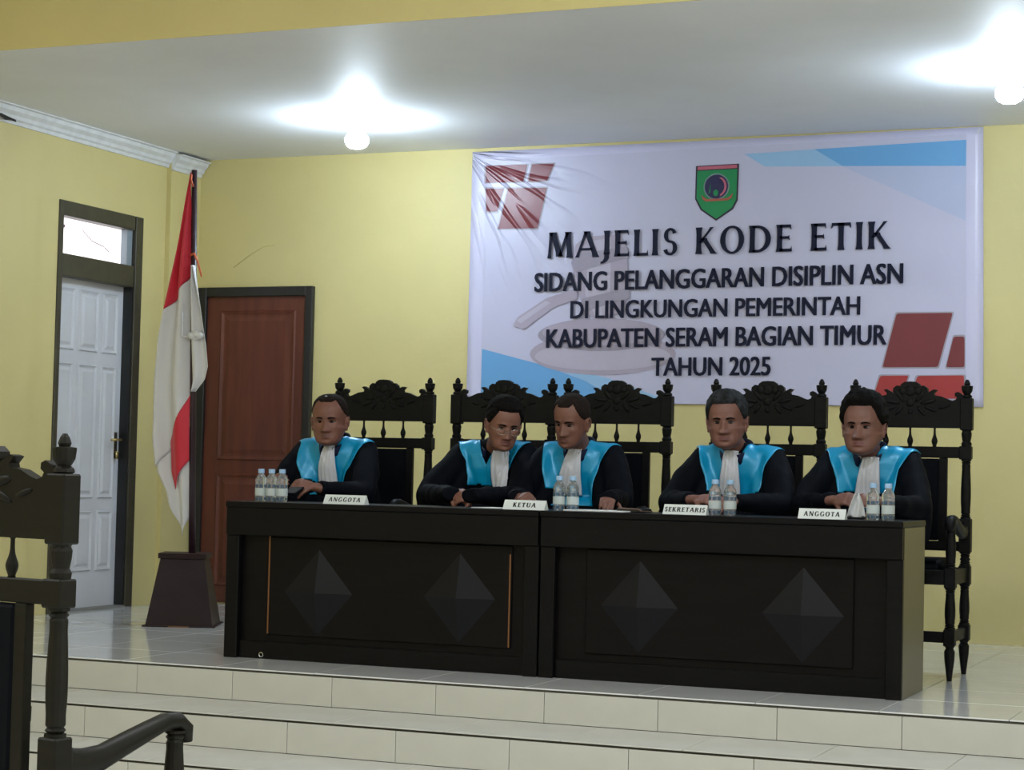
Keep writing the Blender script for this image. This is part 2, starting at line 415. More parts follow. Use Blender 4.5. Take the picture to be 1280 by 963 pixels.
v_red = vinyl('banner_print_red', (.17, .022, .032)); v_red2 = vinyl('banner_print_bright_red', (.36, .03, .035)); v_blk = vinyl('banner_print_black', (.010, .012, .03), .6, .15); v_outl = vinyl('banner_print_grey_outline', (.33, .31, .38))
v_b1 = vinyl('banner_print_light_blue', (.30, .50, .74)); v_b2 = vinyl('banner_print_blue', (.14, .37, .68)); v_b3 = vinyl('banner_print_pale_blue', (.45, .49, .68))
v_g1 = vinyl('banner_print_gavel_rose', (.39, .34, .44)); v_g2 = vinyl('banner_print_gavel_dark', (.31, .28, .36)); v_g3 = vinyl('banner_print_gavel_light', (.47, .43, .54))
bn = thing('banner', 'large white vinyl banner printed MAJELIS KODE ETIK hanging on the yellow back wall', 'banner', (1.48, YB, 1.4))
def W2L(x, y, z): return (x-1.48, y-YB, z-1.4)
bc = [(-.187, 3.052), (3.134, 3.070), (3.155, 1.396), (-.190, 1.40)]      # tl tr br bl
bm = bmesh.new(); NX, NZ = 60, 30; gv = []
for j in range(NZ+1):
    row = []
    for i in range(NX+1):
        s, t = i/NX, j/NZ
        x = (bc[0][0]*(1-s)+bc[1][0]*s)*(1-t)+(bc[3][0]*(1-s)+bc[2][0]*s)*t
        z = (bc[0][1]*(1-s)+bc[1][1]*s)*(1-t)+(bc[3][1]*(1-s)+bc[2][1]*s)*t
        wv = .002*math.sin(s*17)*math.sin(t*5+1)
        row.append(bm.verts.new(W2L(x, YB-.012+wv, z)))
    gv.append(row)
for j in range(NZ):
    for i in range(NX): bm.faces.new((gv[j][i], gv[j][i+1], gv[j+1][i+1], gv[j+1][i]))
sheet = mobj('vinyl_sheet', bm, v_margin, bn, True)
md = sheet.modifiers.new('t', 'SOLIDIFY'); md.thickness = .0012
def flat(name, polys, y, m, parent=bn, label=None):
    bm = bmesh.new()
    for p in polys: prism(bm, [(a-1.48, b-1.4) for a, b in p], y-YB-.0005, y-YB+.0005)
    o = mobj(name, bm, m, parent)
    if label: o['label'] = label
    return o
YP = YB-.0155
flat('printed_ground', [[(-.087, 2.99), (3.035, 3.03), (3.048, 1.40), (-.09, 1.402)]], YP, v_bg)
def roundp(p, r=.018, n=3):
    out = []; N = len(p)
    for i in range(N):
        a, b, c = Vector(p[i-1]), Vector(p[i]), Vector(p[(i+1) % N]); u1 = (a-b).normalized(); u2 = (c-b).normalized()
        p1 = b+u1*r; p2 = b+u2*r
        for k in range(n+1):
            t = k/n; out.append(tuple(p1*(1-t)**2+b*2*t*(1-t)+p2*t*t))
    return out
L1 = YP-.0015; L2 = YP-.003; L3 = YP-.0045; L4 = YP-.006
def red(p, m=v_red, r=.014):
    c = sum((Vector(q) for q in p), Vector((0, 0)))/len(p)
    big = [tuple(Vector(q)+(Vector(q)-c).normalized()*.012) for q in p]
    flat('printed_outline', [roundp(big, r)], L1, v_outl); flat('printed_block', [roundp(p, r)], L2, m)
red([(-.087, 2.955), (.208, 2.954), (.181, 2.841), (-.084, 2.843)], r=.004); red([(.239, 2.953), (.396, 2.953), (.347, 2.841), (.216, 2.840)], r=.004)
red([(-.083, 2.804), (.044, 2.803), (.001, 2.653), (-.075, 2.652)], r=.004); red([(.076, 2.802), (.348, 2.797), (.288, 2.534), (.012, 2.538)], r=.004)
red([(2.633, 1.957), (2.969, 1.958), (2.885, 1.634), (2.553, 1.632)]); red([(2.975, 1.815), (3.04, 1.816), (3.042, 1.633), (2.933, 1.632)])
red([(2.539, 1.580), (2.711, 1.582), (2.659, 1.443), (2.496, 1.442)], v_red2); red([(2.764, 1.580), (3.04, 1.584), (3.042, 1.446), (2.72, 1.443)], v_red2)
flat('printed_stripe', [[(1.665, 2.964), (2.111, 2.976), (2.29, 2.865), (1.8, 2.880)]], L1, v_b1); flat('printed_stripe', [[(2.111, 2.976), (3.035, 2.995), (3.035, 2.838), (2.29, 2.865)]], L1, v_b2)
flat('printed_stripe', [[(2.29, 2.862), (3.035, 2.834), (3.038, 2.508)]], L1, v_b3)
flat('printed_stripe', [[(-.084, 1.750), (.356, 1.641), (.634, 1.545), (.9, 1.404), (-.084, 1.405)]], L1, v_b2)
flat('printed_stripe', [[(.356, 1.650), (.80, 1.56), (1.25, 1.404), (.9, 1.404), (.634, 1.545)]], L1, v_b1)
# gavel print
def ellp(cx, cz, rx, rz, n=36, a0=0, a1=2*PI, rot=0):
    return [(cx+rx*math.cos(a0+(a1-a0)*i/n)*math.cos(rot)-rz*math.sin(a0+(a1-a0)*i/n)*math.sin(rot), cz+rz*math.sin(a0+(a1-a0)*i/n)*math.cos(rot)+rx*math.cos(a0+(a1-a0)*i/n)*math.sin(rot)) for i in range(n)]
gd = bn
flat('printed_gavel', [ellp(.75, 1.715, .495, .135)], L1-0.0012, v_g1)
flat('printed_gavel', [ellp(.75, 1.70, .46, .09)], L1-0.0024, v_g3)
flat('printed_gavel', [ellp(.74, 1.838, .43, .105)], L1-0.0036, v_g2)
flat('printed_gavel', [ellp(.74, 1.855, .40, .085)], L1-0.0048, v_g1)
flat('printed_gavel', [[(.56, 2.42), (.62, 2.47), (.86, 2.48), (.90, 2.40), (.93, 2.12), (.88, 1.98), (.72, 1.93), (.62, 1.99), (.57, 2.16), (.53, 2.30)]], L1-.0060, v_g1)
flat('printed_gavel', [[(.66, 2.44), (.80, 2.46), (.80, 1.97), (.70, 1.96), (.63, 2.1)]], L1-.0072, v_g3)
flat('printed_gavel', [[(.53, 2.31), (.57, 2.36), (.91, 2.40), (.92, 2.33), (.56, 2.24)], [(.60, 2.02), (.64, 1.99), (.93, 2.07), (.93, 2.14), (.61, 2.07)]], L1-.0084, v_g2)
flat('printed_gavel', [roundp([(.134, 1.90), (.165, 1.955), (.36, 2.075), (.57, 2.14), (.58, 2.07), (.42, 2.02), (.21, 1.875)], .012)], L1-.0060, v_g1)
flat('printed_gavel', [[(.16, 1.935), (.36, 2.06), (.39, 2.045), (.19, 1.912)]], L1-.0072, v_g3)
# emblem
em_out = [(1.354, 2.90), (1.634, 2.905), (1.630, 2.675), (1.60, 2.62), (1.492, 2.550), (1.39, 2.62), (1.352, 2.69)]
em_in = [(1.364, 2.868), (1.624, 2.872), (1.620, 2.68), (1.592, 2.628), (1.492, 2.562), (1.398, 2.628), (1.362, 2.695)]
v_dkg = vinyl('banner_print_dark_outline', (.03, .02, .05)); v_grn = vinyl('banner_print_green', (.012, .24, .085)); v_nav = vinyl('banner_print_navy', (.022, .022, .085)); v_pk = vinyl('banner_print_pink_red', (.50, .12, .18)); v_gry = vinyl('banner_print_grey', (.18, .26, .26))
em = flat('emblem', [em_out], L2, v_dkg)
flat('emblem_field', [em_in], L3, v_grn, em); flat('emblem_band', [[(1.366, 2.895), (1.622, 2.899), (1.622, 2.878), (1.366, 2.874)]], L3, v_pk, em)
flat('emblem_ring', [ellp(1.491, 2.765, .084, .084)], L4, v_gry, em); flat('emblem_disc', [ellp(1.491, 2.765, .076, .076)], L4-.001, v_nav, em)
flat('emblem_crescent', [[*ellp(1.491, 2.765, .066, .066, 14, -1.2, 1.2), *ellp(1.487, 2.765, .056, .058, 14, 1.2, -1.2)]], L4-.002, v_pk, em)
flat('emblem_mark', [ellp(1.488, 2.725, .016, .02), [(1.44, 2.72), (1.455, 2.79), (1.45, 2.73)]], L4-.0025, v_grn, em)
flat('emblem_ribbon', [[(1.395, 2.715), (1.405, 2.685), (1.425, 2.672), (1.565, 2.676), (1.59, 2.69), (1.60, 2.722), (1.578, 2.70), (1.56, 2.69), (1.43, 2.687), (1.412, 2.70)]], L4-.003, vinyl('banner_print_ribbon', (.40, .10, .07)), em)
# ---- flared serif alphabet, cap height 1
def stem(x, y0, y1, w=.19, x2=None):
    x2 = x if x2 is None else x2
    n = 8; pts = []
    fl = lambda t: 1+.38*abs(2*t-1)**5
    L_ = [(x+(x2-x)*i/n-w/2*fl(i/n), y0+(y1-y0)*i/n) for i in range(n+1)]
    R_ = [(x+(x2-x)*i/n+w/2*fl(i/n), y0+(y1-y0)*i/n) for i in range(n+1)]
    return R_ + L_[::-1]
def bar(x0, x1, y, h=.11, tip=.09, side=1):
    return [(x0, y-h/2), (x1-.03, y-h/2), (x1, y-h/2-(tip if side <= 0 else 0)), (x1+.02, y-h/2-(tip*.9 if side <= 0 else 0)), (x1, y+h/2+(tip if side >= 0 else 0)) if side >= 0 else (x1, y+h/2), (x1-.04, y+h/2), (x0, y+h/2)]
def arc(cx, cy, rx, ry, a0, a1, wmin, wmax, n=26):
    o_, i_ = [], []
    for k in range(n+1):
        a = math.radians(a0+(a1-a0)*k/n); w_ = wmin+(wmax-wmin)*abs(math.cos(a))**1.3
        o_.append((cx+rx*math.cos(a), cy+ry*math.sin(a))); i_.append((cx+(rx-w_)*math.cos(a), cy+(ry-w_*.9)*math.sin(a)))
    return o_ + i_[::-1]
GL = {
 'M': (1.08, [stem(.14, 0, 1, .12, .2), stem(.56, .06, 1, .22, .27), stem(.56, .06, 1, .12, .86), stem(.96, 0, 1, .2, .88)]),
 'A': (.92, [stem(.08, 0, 1, .11, .43), stem(.83, 0, 1, .2, .45), [(.22, .27), (.68, .27), (.68, .36), (.22, .36)]]),
 'J': (.40, [stem(.24, .1, 1, .19), [(.145, .15), (.335, .15), (.33, -.05), (.26, -.17), (.12, -.25), (.0, -.26), (.0, -.2), (.09, -.15), (.145, -.05)]]),
 'E': (.66, [stem(.17, 0, 1, .19), bar(.17, .58, .945, .11, .09, -1), bar(.17, .52, .52, .1, .05, 0), bar(.17, .61, .055, .11, .1, 1)]),
 'L': (.62, [stem(.17, 0, 1, .19), bar(.17, .6, .055, .11, .12, 1)]),
 'I': (.34, [stem(.17, 0, 1, .19)]),
 'T': (.78, [stem(.39, 0, 1, .19), [(.06, .8), (.03, .8), (.05, 1), (.73, 1), (.75, .8), (.72, .8), (.68, .89), (.10, .89)]]),
 'K': (.84, [stem(.17, 0, 1, .19), stem(.22, .42, 1, .11, .66), stem(.74, 0, .6, .19, .34)]),
 'O': (.98, [arc(.49, .5, .45, .53, 0, 360, .09, .2)]),
 'D': (.92, [stem(.17, 0, 1, .19), arc(.36, .5, .5, .5, -90, 90, .1, .2), [(.17, 0), (.37, 0), (.37, .1), (.17, .1)], [(.17, .9), (.37, .9), (.37, 1), (.17, 1)]]),
 'S': (.64, [arc(.32, .74, .25, .28, 20, 270, .1, .17), arc(.32, .265, .27, .285, 90, -165, .1, .17)]),
 'N': (.98, [stem(.16, 0, 1, .11), stem(.84, 0, 1, .2, .16), stem(.84, 0, 1, .11)]),
 'G': (.96, [arc(.5, .5, .45, .53, 40, 330, .09, .2), stem(.82, .05, .48, .17)]),
 'U': (.92, [stem(.17, .2, 1, .19), stem(.76, .2, 1, .11), arc(.465, .3, .345, .32, 180, 360, .1, .15)]),
 'R': (.86, [stem(.17, 0, 1, .19), arc(.35, .74, .36, .26, -90, 90, .08, .18), [(.17, .92), (.36, .92), (.36, 1), (.17, 1)], [(.17, .48), (.36, .48), (.36, .56), (.17, .56)], stem(.77, 0, .52, .18, .42)]),
 ' ': (.42, [])}
def serif_word(text, x0, x1, z0, z1, h, gap=.09):
    tot = sum(GL[c][0] for c in text)+gap*(len(text)-1); sc = (x1-x0)/tot; out = []; cx = 0
    for c in text:
        for p in GL[c][1]:
            q = []
            for (a, b) in p:
                s = (cx+a)*sc; q.append((x0+s, z0+(z1-z0)*s/(x1-x0)+b*h))
            out.append(q)
        cx += GL[c][0]+gap
    return out
def title_letters():
    txt = 'MAJELIS KODE ETIK'; k = 0
    polys = serif_word(txt, .355, 2.591, 2.334, 2.350, .168)
    for c in txt:
        n_ = len(GL[c][1])
        if n_: flat('title_letter', polys[k:k+n_], YP-.013, v_blk)
        k += n_
title_letters()
# ---- plain bold lettering
def sans(text, x0, x1, z0, z1, h, y, m, name='letter'):
    """one object per letter; the stroke is fattened by overlaid, slightly shifted copies of the outline"""
    cu = bpy.data.curves.new('t', 'FONT'); cu.body = text; cu.size = 1; cu.offset = 0.0; cu.resolution_u = 3
    o = bpy.data.objects.new('t', cu); C.objects.link(o); me = evald(o); bpy.data.objects.remove(o)
    co = [v.co.copy() for v in me.vertices]; par = list(range(len(co)))
    def find(i):
        while par[i] != i: par[i] = par[par[i]]; i = par[i]
        return i
    fc_ = [tuple(p.vertices) for p in me.polygons]
    for f in fc_:
        for i in f[1:]: par[find(i)] = find(f[0])
    comp = {}
    for f in fc_: comp.setdefault(find(f[0]), []).append(f)
    a, b, c, d = min(v.x for v in co), max(v.x for v in co), 0, sorted(v.y for v in co)[int(len(co)*.97)]
    fat = .046
    for fs in comp.values():
        bm = bmesh.new()
        for q, (dx, dz) in enumerate(((-1, -.45), (-.5, .45), (0, -.45), (.5, .45), (1, .45), (-1, .45), (1, -.45), (0, .45))):
            vm = {}
            for f in fs:
                vs = []
                for i in f:
                    if i not in vm:
                        s = (co[i].x-a)/(b-a)
                        vm[i] = bm.verts.new((x0+(x1-x0)*s-1.48+dx*fat*h/.72*.62, y-YB-.0001*q, z0+(z1-z0)*s+(co[i].y-c)/(d-c)*h-1.4+dz*fat*h/.72*.5))
                    vs.append(vm[i])
                bm.faces.new(vs)
        mobj(name, bm, m, bn, normals=False)
LT = YP-.013
for t, a in (('SIDANG PELANGGARAN DISIPLIN ASN', (.284, 2.668, 2.120, 2.140, .119)), ('DI LINGKUNGAN PEMERINTAH', (.537, 2.41, 1.944, 1.952, .110)),
             ('KABUPATEN SERAM BAGIAN TIMUR', (.375, 2.573, 1.756, 1.770, .117)), ('TAHUN 2025', (1.092, 1.858, 1.577, 1.583, .112))):
    sans(t, *a, LT, v_blk)
# cable ties at the corners
for (x, z) in ((-.17, 3.005), (3.10, 3.03)):
    bm = bmesh.new(); tube(bm, [W2L(x, YB-.014, z), W2L(x+(.015 if x > 0 else -.01), YB-.02, z+.03)], .004, n=6); mobj('cable_tie', bm, whitecord, bn)

# ---------------------------------------------------------------- desks
def desk(x0, x1, label, gold_x, name='desk'):
    D = .52; H = .77
    w_ = x1-x0
    t = thing(name, label, 'desk', (x0, 0, 0))
    mobj('desk_top', B(0, w_, 0, D, H-.028, H, .004), desk_m, t)
    mobj('apron', B(.004, w_-.004, .006, .028, H-.165, H-.028, .003), desk_m, t)
    for a, b in ((0, .075), (w_-.075, w_)): mobj('front_stile', B(a+.002, b-.002, .018, .05, 0, H-.165, .003), desk_m, t)
    for a in (0.003, w_-.023): mobj('side_panel', B(a, a+.02, .05, D-.004, 0, H-.028, .002), desk_side if a > .1 and x1 > 3 else desk_m, t)
    mobj('back_panel', B(.023, w_-.023, .062, .075, .0, H-.028), desk_in, t)
    mobj('plinth', B(.075, w_-.075, .045, .062, 0, .085, .002), desk_m, t)
    # framed field with bevelled edge
    a, b = gold_x
    fld = mobj('front_field', B(a-x0-.008, b-x0+.008, .049, .063, .12, H-.17, .004), desk_in, t)
    return t, fld
desk_side = mat('olive_brown_end_panel', (.05, .042, .028), .3, noise_amt=.15, nscale=5, stretch=(1, 1, 6), spec=.6)
d1, f1 = desk(0, 1.668, 'left black desk with gold inlay lines and two pyramid motifs', (.231, 1.513), 'desk')
d2, f2 = desk(1.674, 3.359, 'right dark brown desk with two pyramid motifs and bare olive end panel', (1.90, 3.13), 'desk')
def pyramid(t, cx, cz, hw=.185, hh=.21, x0=0):
    bm = bmesh.new(); c = bm.verts.new((cx-x0, .008, cz))
    r = [bm.verts.new((cx-x0+a, .049, cz+b)) for a, b in ((-hw, 0), (0, -hh), (hw, 0), (0, hh))]
    for i in range(4): bm.faces.new((c, r[i], r[(i+1) % 4]))
    bm.faces.new(r)
    mobj('pyramid_motif', bm, desk_py, t)
pyramid(d1, .505, .335); pyramid(d1, 1.256, .345); pyramid(d2, 2.152, .345, x0=1.674); pyramid(d2, 2.912, .345, x0=1.674)
for gx in (.231, 1.513): mobj('gold_inlay_strip', B(gx-.0035, gx+.0035, .0465, .052, .125, .612 if gx < 1 else .56), gold, d1)
bm = bmesh.new(); 
for k in range(16):
    a = 2*PI*k/16; b = 2*PI*(k+1)/16
    tube(bm, [(.2+.011*math.cos(a), .045, .02+.011*math.sin(a)), (.2+.011*math.cos(b), .045, .02+.011*math.sin(b))], .0025, n=5)
mobj('cable_ring', bm, steel, d1)

# ---------------------------------------------------------------- carved chairs
def turned(z0, z1, r, kind='leg', flip=False):
    n = 14; out = []
    for i in range(n+1):
        t = i/n; tt = 1-t if flip else t
        if kind == 'shaft': k = .72+.30*math.sin(PI*min(1, tt*1.1+.05))**.8 if tt < .85 else .8
        elif kind == 'leg': k = .95-.3*tt+.12*math.sin(PI*tt)
        elif kind == 'spindle': k = .35+.65*math.exp(-((tt-.3)/.22)**2)+(.25 if tt < .06 or tt > .95 else 0)
        out.append((z0+(z1-z0)*t, r*k))
    return out
def ringed(z0, z1, r, up_=True):
    z = z0; L_ = z1-z0
    pr = [(z0, r*1.12), (z0+.008, r*1.12), (z0+.010, r*.85), (z0+.016, r*1.08), (z0+.022, r*.85), (z0+.028, r*1.02)]
    m_ = [(z0+.028+(L_-.056)*t/10, r*(.86+.26*math.sin(PI*(t/10)**.7))) for t in range(1, 10)]
    e = [(z1-.028, r*.95), (z1-.022, r*.82), (z1-.016, r*1.05), (z1-.01, r*.82), (z1-.006, r*1.1), (z1, r*1.1)]
    return pr+m_+e
CRH = [(0, 1.447), (.028, 1.445), (.046, 1.434), (.05, 1.424), (.068, 1.427), (.085, 1.414), (.088, 1.398), (.083, 1.388), (.10, 1.398), (.118, 1.408), (.134, 1.404), (.118, 1.388), (.121, 1.378), (.155, 1.373), (.19, 1.358), (.21, 1.352), (.226, 1.357), (.232, 1.368), (.221, 1.376), (.222, 1.39), (.236, 1.396), (.25, 1.389), (.262, 1.378), (.262, 1.215)]
def chair(label, loc, rotz, m, group='carved high-backed chairs', seat_m=upholst):
    t = thing('carved_chair', label, 'chair', loc, rotz, group)
    PX = .28; PW = .028; FY = -.40
    for s in (-1, 1):
        x = s*PX
        bm = bmesh.new()
        box(bm, x-.03, x+.03, -PW, PW, 1.205, 1.366, .004)                    # block beside the crest
        lathe(bm, [(1.125, .024), (1.14, .026), (1.15, .02), (1.17, .024), (1.19, .026), (1.2, .022), (1.206, .026)], x, 0)
        box(bm, x-.033, x+.027, -PW, PW, 1.06, 1.126, .004) if s > 0 else box(bm, x-.027, x+.033, -PW, PW, 1.06, 1.126, .004)
        lathe(bm, ringed(.767, 1.06, .0225), x, 0)
        box(bm, x-.029, x+.029, -.029, .029, .60, .767, .004)
        lathe(bm, ringed(.535, .60, .024), x, 0)
        box(bm, x-.028, x+.028, -.028, .028, .44, .535, .004)
        lathe(bm, ringed(.245, .44, .0225), x, 0)
        box(bm, x-.027, x+.027, -.027, .027, .165, .245, .004)
        lathe(bm, [(0, .012), (.02, .014), (.1, .024), (.14, .026), (.155, .018), (.165, .024)], x, 0)
        mobj('rear_post', bm, m, t)
        bm = bmesh.new()
        lathe(bm, [(1.364, .018), (1.37, .026), (1.378, .024), (1.384, .016), (1.39, .02), (1.40, .026), (1.42, .0285), (1.426, .0285), (1.428, .013), (1.436, .016), (1.45, .011), (1.458, .005)], x, 0, 12)
        mobj('finial', bm, m, t, False)
        # front leg with its arm support
        bm = bmesh.new()
        box(bm, x-.027, x+.027, FY-.027, FY+.027, .44, .535, .004)
        lathe(bm, ringed(.535, .745, .0225), x, FY); lathe(bm, ringed(.245, .44, .023), x, FY)
        box(bm, x-.027, x+.027, FY-.027, FY+.027, .165, .245, .004)
        lathe(bm, [(0, .012), (.02, .014), (.1, .024), (.14, .026), (.155, .018), (.165, .024)], x, FY)
        mobj('front_leg', bm, m, t)
        # armrest: dips behind, swells to the front and curls down
        path = [(0, -.015, .715), (0, -.045, .704), (0, -.09, .700), (0, -.15, .706), (0, -.22, .728), (0, -.30, .752), (0, -.36, .769), (0, -.405, .768), (0, -.432, .748), (0, -.438, .715)]
        rads = [(.022, .040), (.022, .036), (.022, .034), (.023, .031), (.025, .028), (.027, .024), (.028, .021), (.028, .021), (.026, .02), (.02, .014)]
        bm = bmesh.new(); tube(bm, [(x, p[1], p[2]) for p in path], rads, n=10, upv=Vector((0, 0, 1)))
        mobj('armrest', bm, m, t, True)
        mobj('side_rail', B(x-.014, x+.014, FY+.02, -.02, .455, .525, .003), m, t)
        mobj('side_stretcher', B(x-.012, x+.012, FY+.02, -.02, .18, .232, .003), m, t)
    outl = CRH[:-1] + [CRH[-1]] + [(-a, b) for a, b in CRH[::-1][:-1]]
    bm = bmesh.new(); prism(bm, outl, -.016, .016)
    cr = mobj('crest_rail', bm, m, t)
    bm = bmesh.new()
    for fy in (-.016, .016):
        for s in (-1, 1):
            for (a, z, ra, rz, an) in ((.05, 1.37, .035, .012, .9), (.09, 1.345, .04, .012, .2), (.10, 1.31, .035, .01, -.4), (.055, 1.30, .03, .01, -.9), (.17, 1.32, .03, .007, .3)):
                ell(bm, (s*a, fy, z), (ra, .006, rz), Matrix.Rotation(-s*an, 3, 'Y'), 10, 6)
        for (a, z, r_) in ((0, 1.40, .028), (-.038, 1.40, .02), (.038, 1.40, .02), (0, 1.34, .022), (0, 1.295, .014)): ell(bm, (a, fy, z), (r_, .005, r_), None, 10, 6)
    mobj('carving', bm, m, cr, True)
    for s in (-.122, 0, .122):
        bm = bmesh.new(); lathe(bm, turned(1.12, 1.218, .0155, 'spindle'), s, 0, 10); mobj('spindle', bm, m, t, True)
    mobj('middle_rail', B(-.255, .255, -.015, .015, 1.066, 1.122, .003), m, t)
    mobj('bottom_rail', B(-.255, .255, -.015, .015, .605, .652, .003), m, t)
    for s in (-1, 1): mobj('back_stile', B(s*.168-.02, s*.168+.02, -.014, .014, .652, 1.066, .003), m, t)
    mobj('back_cushion', B(-.15, .15, -.026, .018, .655, 1.062, .008), seat_m, t)
    mobj('front_rail', B(-.255, .255, FY-.014, FY+.014, .455, .525, .003), m, t)
    mobj('rear_rail', B(-.255, .255, -.014, .014, .455, .525, .003), m, t)
    mobj('front_stretcher', B(-.255, .255, FY-.012, FY+.012, .18, .232, .003), m, t)
    bm = B(-.235, .235, FY+.0, -.04, .522, .575); 
    bmesh.ops.bevel(bm, geom=[e for e in bm.edges if max(v.co.z for v in e.verts) > .56], offset=.03, segments=4, affect='EDGES')
    mobj('seat_cushion', bm, seat_m, t, True)
    return t
CY = 1.41
chairs_x = [.168, .896, 1.547, 2.372, 3.107]
clab = ['carved black chair behind the man nearest the flag, leftmost at the desks',
        'carved black chair behind the man in glasses',
        'carved black chair behind the short-haired man leaning in to his bespectacled neighbour',
        'carved black chair behind the greying man at the SEKRETARIS card',
        'carved black chair whose side and legs show past the right desk end']
ch0 = chair(clab[0], (chairs_x[0], CY, 0), 0, wood_blk)
for x, l in zip(chairs_x[1:], clab[1:]):
    c = copy_tree(ch0); c.location.x = x; c['label'] = l
# near chair in the hall, facing the stage
th = PI-math.radians(10.5)
off = Matrix.Rotation(th, 3, 'Z') @ Vector((-.28, 0, 0))
near = chair('large carved dark chair in the left foreground, seen from behind, facing the stage', (2.387-off.x, -4.769-off.y, ZH), th, wood_near, None)

# ---------------------------------------------------------------- flag and stand
fb = thing('flag_stand', 'dark maroon tapered box stand with tall pole beside the red-brown door', 'stand', (-1.215, 1.615, 0), math.radians(24))
bm = bmesh.new()
R = []
for z, h in ((0, .212), (.008, .212), (.008, .195), (.395, .128), (.395, .140), (.425, .140)):
    R.append([bm.verts.new((a*h, b*h, z)) for a, b in ((-1, -1), (1, -1), (1, 1), (-1, 1))])
for p, q in zip(R, R[1:]):
    for k in range(4): bm.faces.new((p[k], p[(k+1) % 4], q[(k+1) % 4], q[k]))
bm.faces.new(R[0][::-1]); bm.faces.new(R[-1]); mobj('box_base', bm, base_m, fb)
mobj('brass_plate', B(-.06, .06, -.2135, -.211, .001, .008), gold, fb)
PXf, PYf = -1.195, 1.60
R3 = Matrix.Rotation(-math.radians(24), 3, 'Z')
pl = R3 @ Vector((PXf+1.215, PYf-1.615, 0)); pt = R3 @ Vector((-1.224+1.215, PYf-1.615, 0))
bm = bmesh.new(); tube(bm, [(pl.x+.03, pl.y, .42), (pt.x, pt.y, 2.705)], [.021, .017], n=14); mobj('pole', bm, pole_m, fb, True)
fg = thing('flag', 'red and white flag draped in folds from the maroon pole', 'flag', (-1.2, 1.6, .4))
def px_at(z): return -1.165+(-1.224+1.165)*(z-.43)/2.27
def interp(tab, z):
    tab = sorted(tab)
    if z <= tab[0][0]: return tab[0][1]
    for (a, b), (c, d) in zip(tab, tab[1:]):
        if z <= c: return b+(d-b)*(z-a)/(c-a)
    return tab[-1][1]
def cloth(zs, ledge, redge, split=None, nfold=3, amp=.03, y0=PYf, name='cloth', mats=None, mode=None, m=24):
    bm = bmesh.new(); rows_ = []
    for z in zs:
        a, b = ledge(z), redge(z); row = []
        for i in range(m+1):
            s = i/m; x = a+(b-a)*s
            y = y0-amp*math.sin(s*PI*nfold+z*1.2)*min(1, (b-a)/.12)+.01*math.sin(z*9+s*4)
            row.append(bm.verts.new((x+1.2, y-1.6, z-.4)))
        rows_.append(row)
    for j in range(len(zs)-1):
        for i in range(m): bm.faces.new((rows_[j][i], rows_[j][i+1], rows_[j+1][i+1], rows_[j+1][i]))
    o = mobj(name, bm, mats, fg, True)
    md = o.modifiers.new('t', 'SOLIDIFY'); md.thickness = .003
    return o
def lin(a, b, n): return [a+(b-a)*i/n for i in range(n+1)]
# red upper part, whose lower edge runs diagonally
Ltab = [(.60, -1.30), (.783, -1.335), (.9, -1.40), (1.1, -1.428), (1.426, -1.436), (1.7, -1.41), (1.88, -1.378), (2.3, -1.30), (2.69, -1.236)]
Rtab = [(.43, -1.185), (2.7, -1.222)]
def diag_cloth(name, mtl, top, bot, s0, s1, nz=30, m=20, y0=PYf, nfold=3, amp=.028):
    """cloth between two slanted edges: top(s), bot(s) for s in s0..s1 across the width"""
    bm = bmesh.new(); g = []
    for j in range(nz+1):
        row = []
        for i in range(m+1):
            s = s0+(s1-s0)*i/m; z = top(s)+(bot(s)-top(s))*j/nz
            a, b = interp(Ltab, z), px_at(z)-.01; x = a+(b-a)*s
            y = y0-.02-amp*math.sin(s*PI*nfold+z*1.1)*min(1, (b-a)/.12)-.006*math.sin(z*8+s*5)
            row.append(bm.verts.new((x+1.2, y-1.6, z-.4)))
        g.append(row)
    for j in range(nz):
        for i in range(m): bm.faces.new((g[j][i], g[j][i+1], g[j+1][i+1], g[j+1][i]))
    o = mobj(name, bm, mtl, fg, True); md = o.modifiers.new('t', 'SOLIDIFY'); md.thickness = .003
    return o
diag_cloth('red_stripe', flag_r, lambda s: 2.69, lambda s: 1.87+.21*s, 0, 1)
diag_cloth('white_stripe', flag_w, lambda s: 1.87+.21*s, lambda s: .93+.27*s if s < .35 else .93+.27*.35+(s-.35)*.48, 0, 1, 40)
diag_cloth('red_fold', flag_r, lambda s: 1.05+(s-.35)*.48, lambda s: .80+.30*(s-.42), .42, 1, 16, 12, PYf-.012, 3, .02)
diag_cloth('white_fold', flag_w, lambda s: 1.0+.18*s, lambda s: .72-.34*s if s < .6 else .516+.32*(s-.6), 0, 1, 20, 16, PYf+.012, 3, .02)
# white part on the right of the pole
bm = bmesh.new(); g = []
RT2 = [(1.38, -1.165), (1.45, -1.10), (1.53, -1.078), (1.66, -1.09), (1.9, -1.13), (2.14, -1.19)]
for j in range(31):
    z = 2.13-.75*j/30; row = []
    for i in range(13):
        s = i/12; a = px_at(z)+.012; b = interp(RT2, z); x = a+(max(b, a+.004)-a)*s
        row.append(bm.verts.new((x+1.2, -.03-.02*math.sin(s*PI*2+z*4), z-.4)))
    g.append(row)
for j in range(30):
    for i in range(12): bm.faces.new((g[j][i], g[j][i+1], g[j+1][i+1], g[j+1][i]))
o = mobj('white_fold', bm, flag_w, fg, True); md = o.modifiers.new('t', 'SOLIDIFY'); md.thickness = .003
bm = bmesh.new(); 
for k in range(3): ell(bm, (0.02+.025*k, -.045, 1.31+.012*(k % 2)), (.03, .02, .022), None, 10, 8)
mobj('white_knot', bm, flag_w, fg, True)
bm = bmesh.new(); tube(bm, [(-.055, -.035, 1.50), (-.045, -.05, 1.31), (.0, -.05, 1.30), (.07, -.05, 1.29)], .004, n=6); mobj('white_cord', bm, whitecord, fg, True)
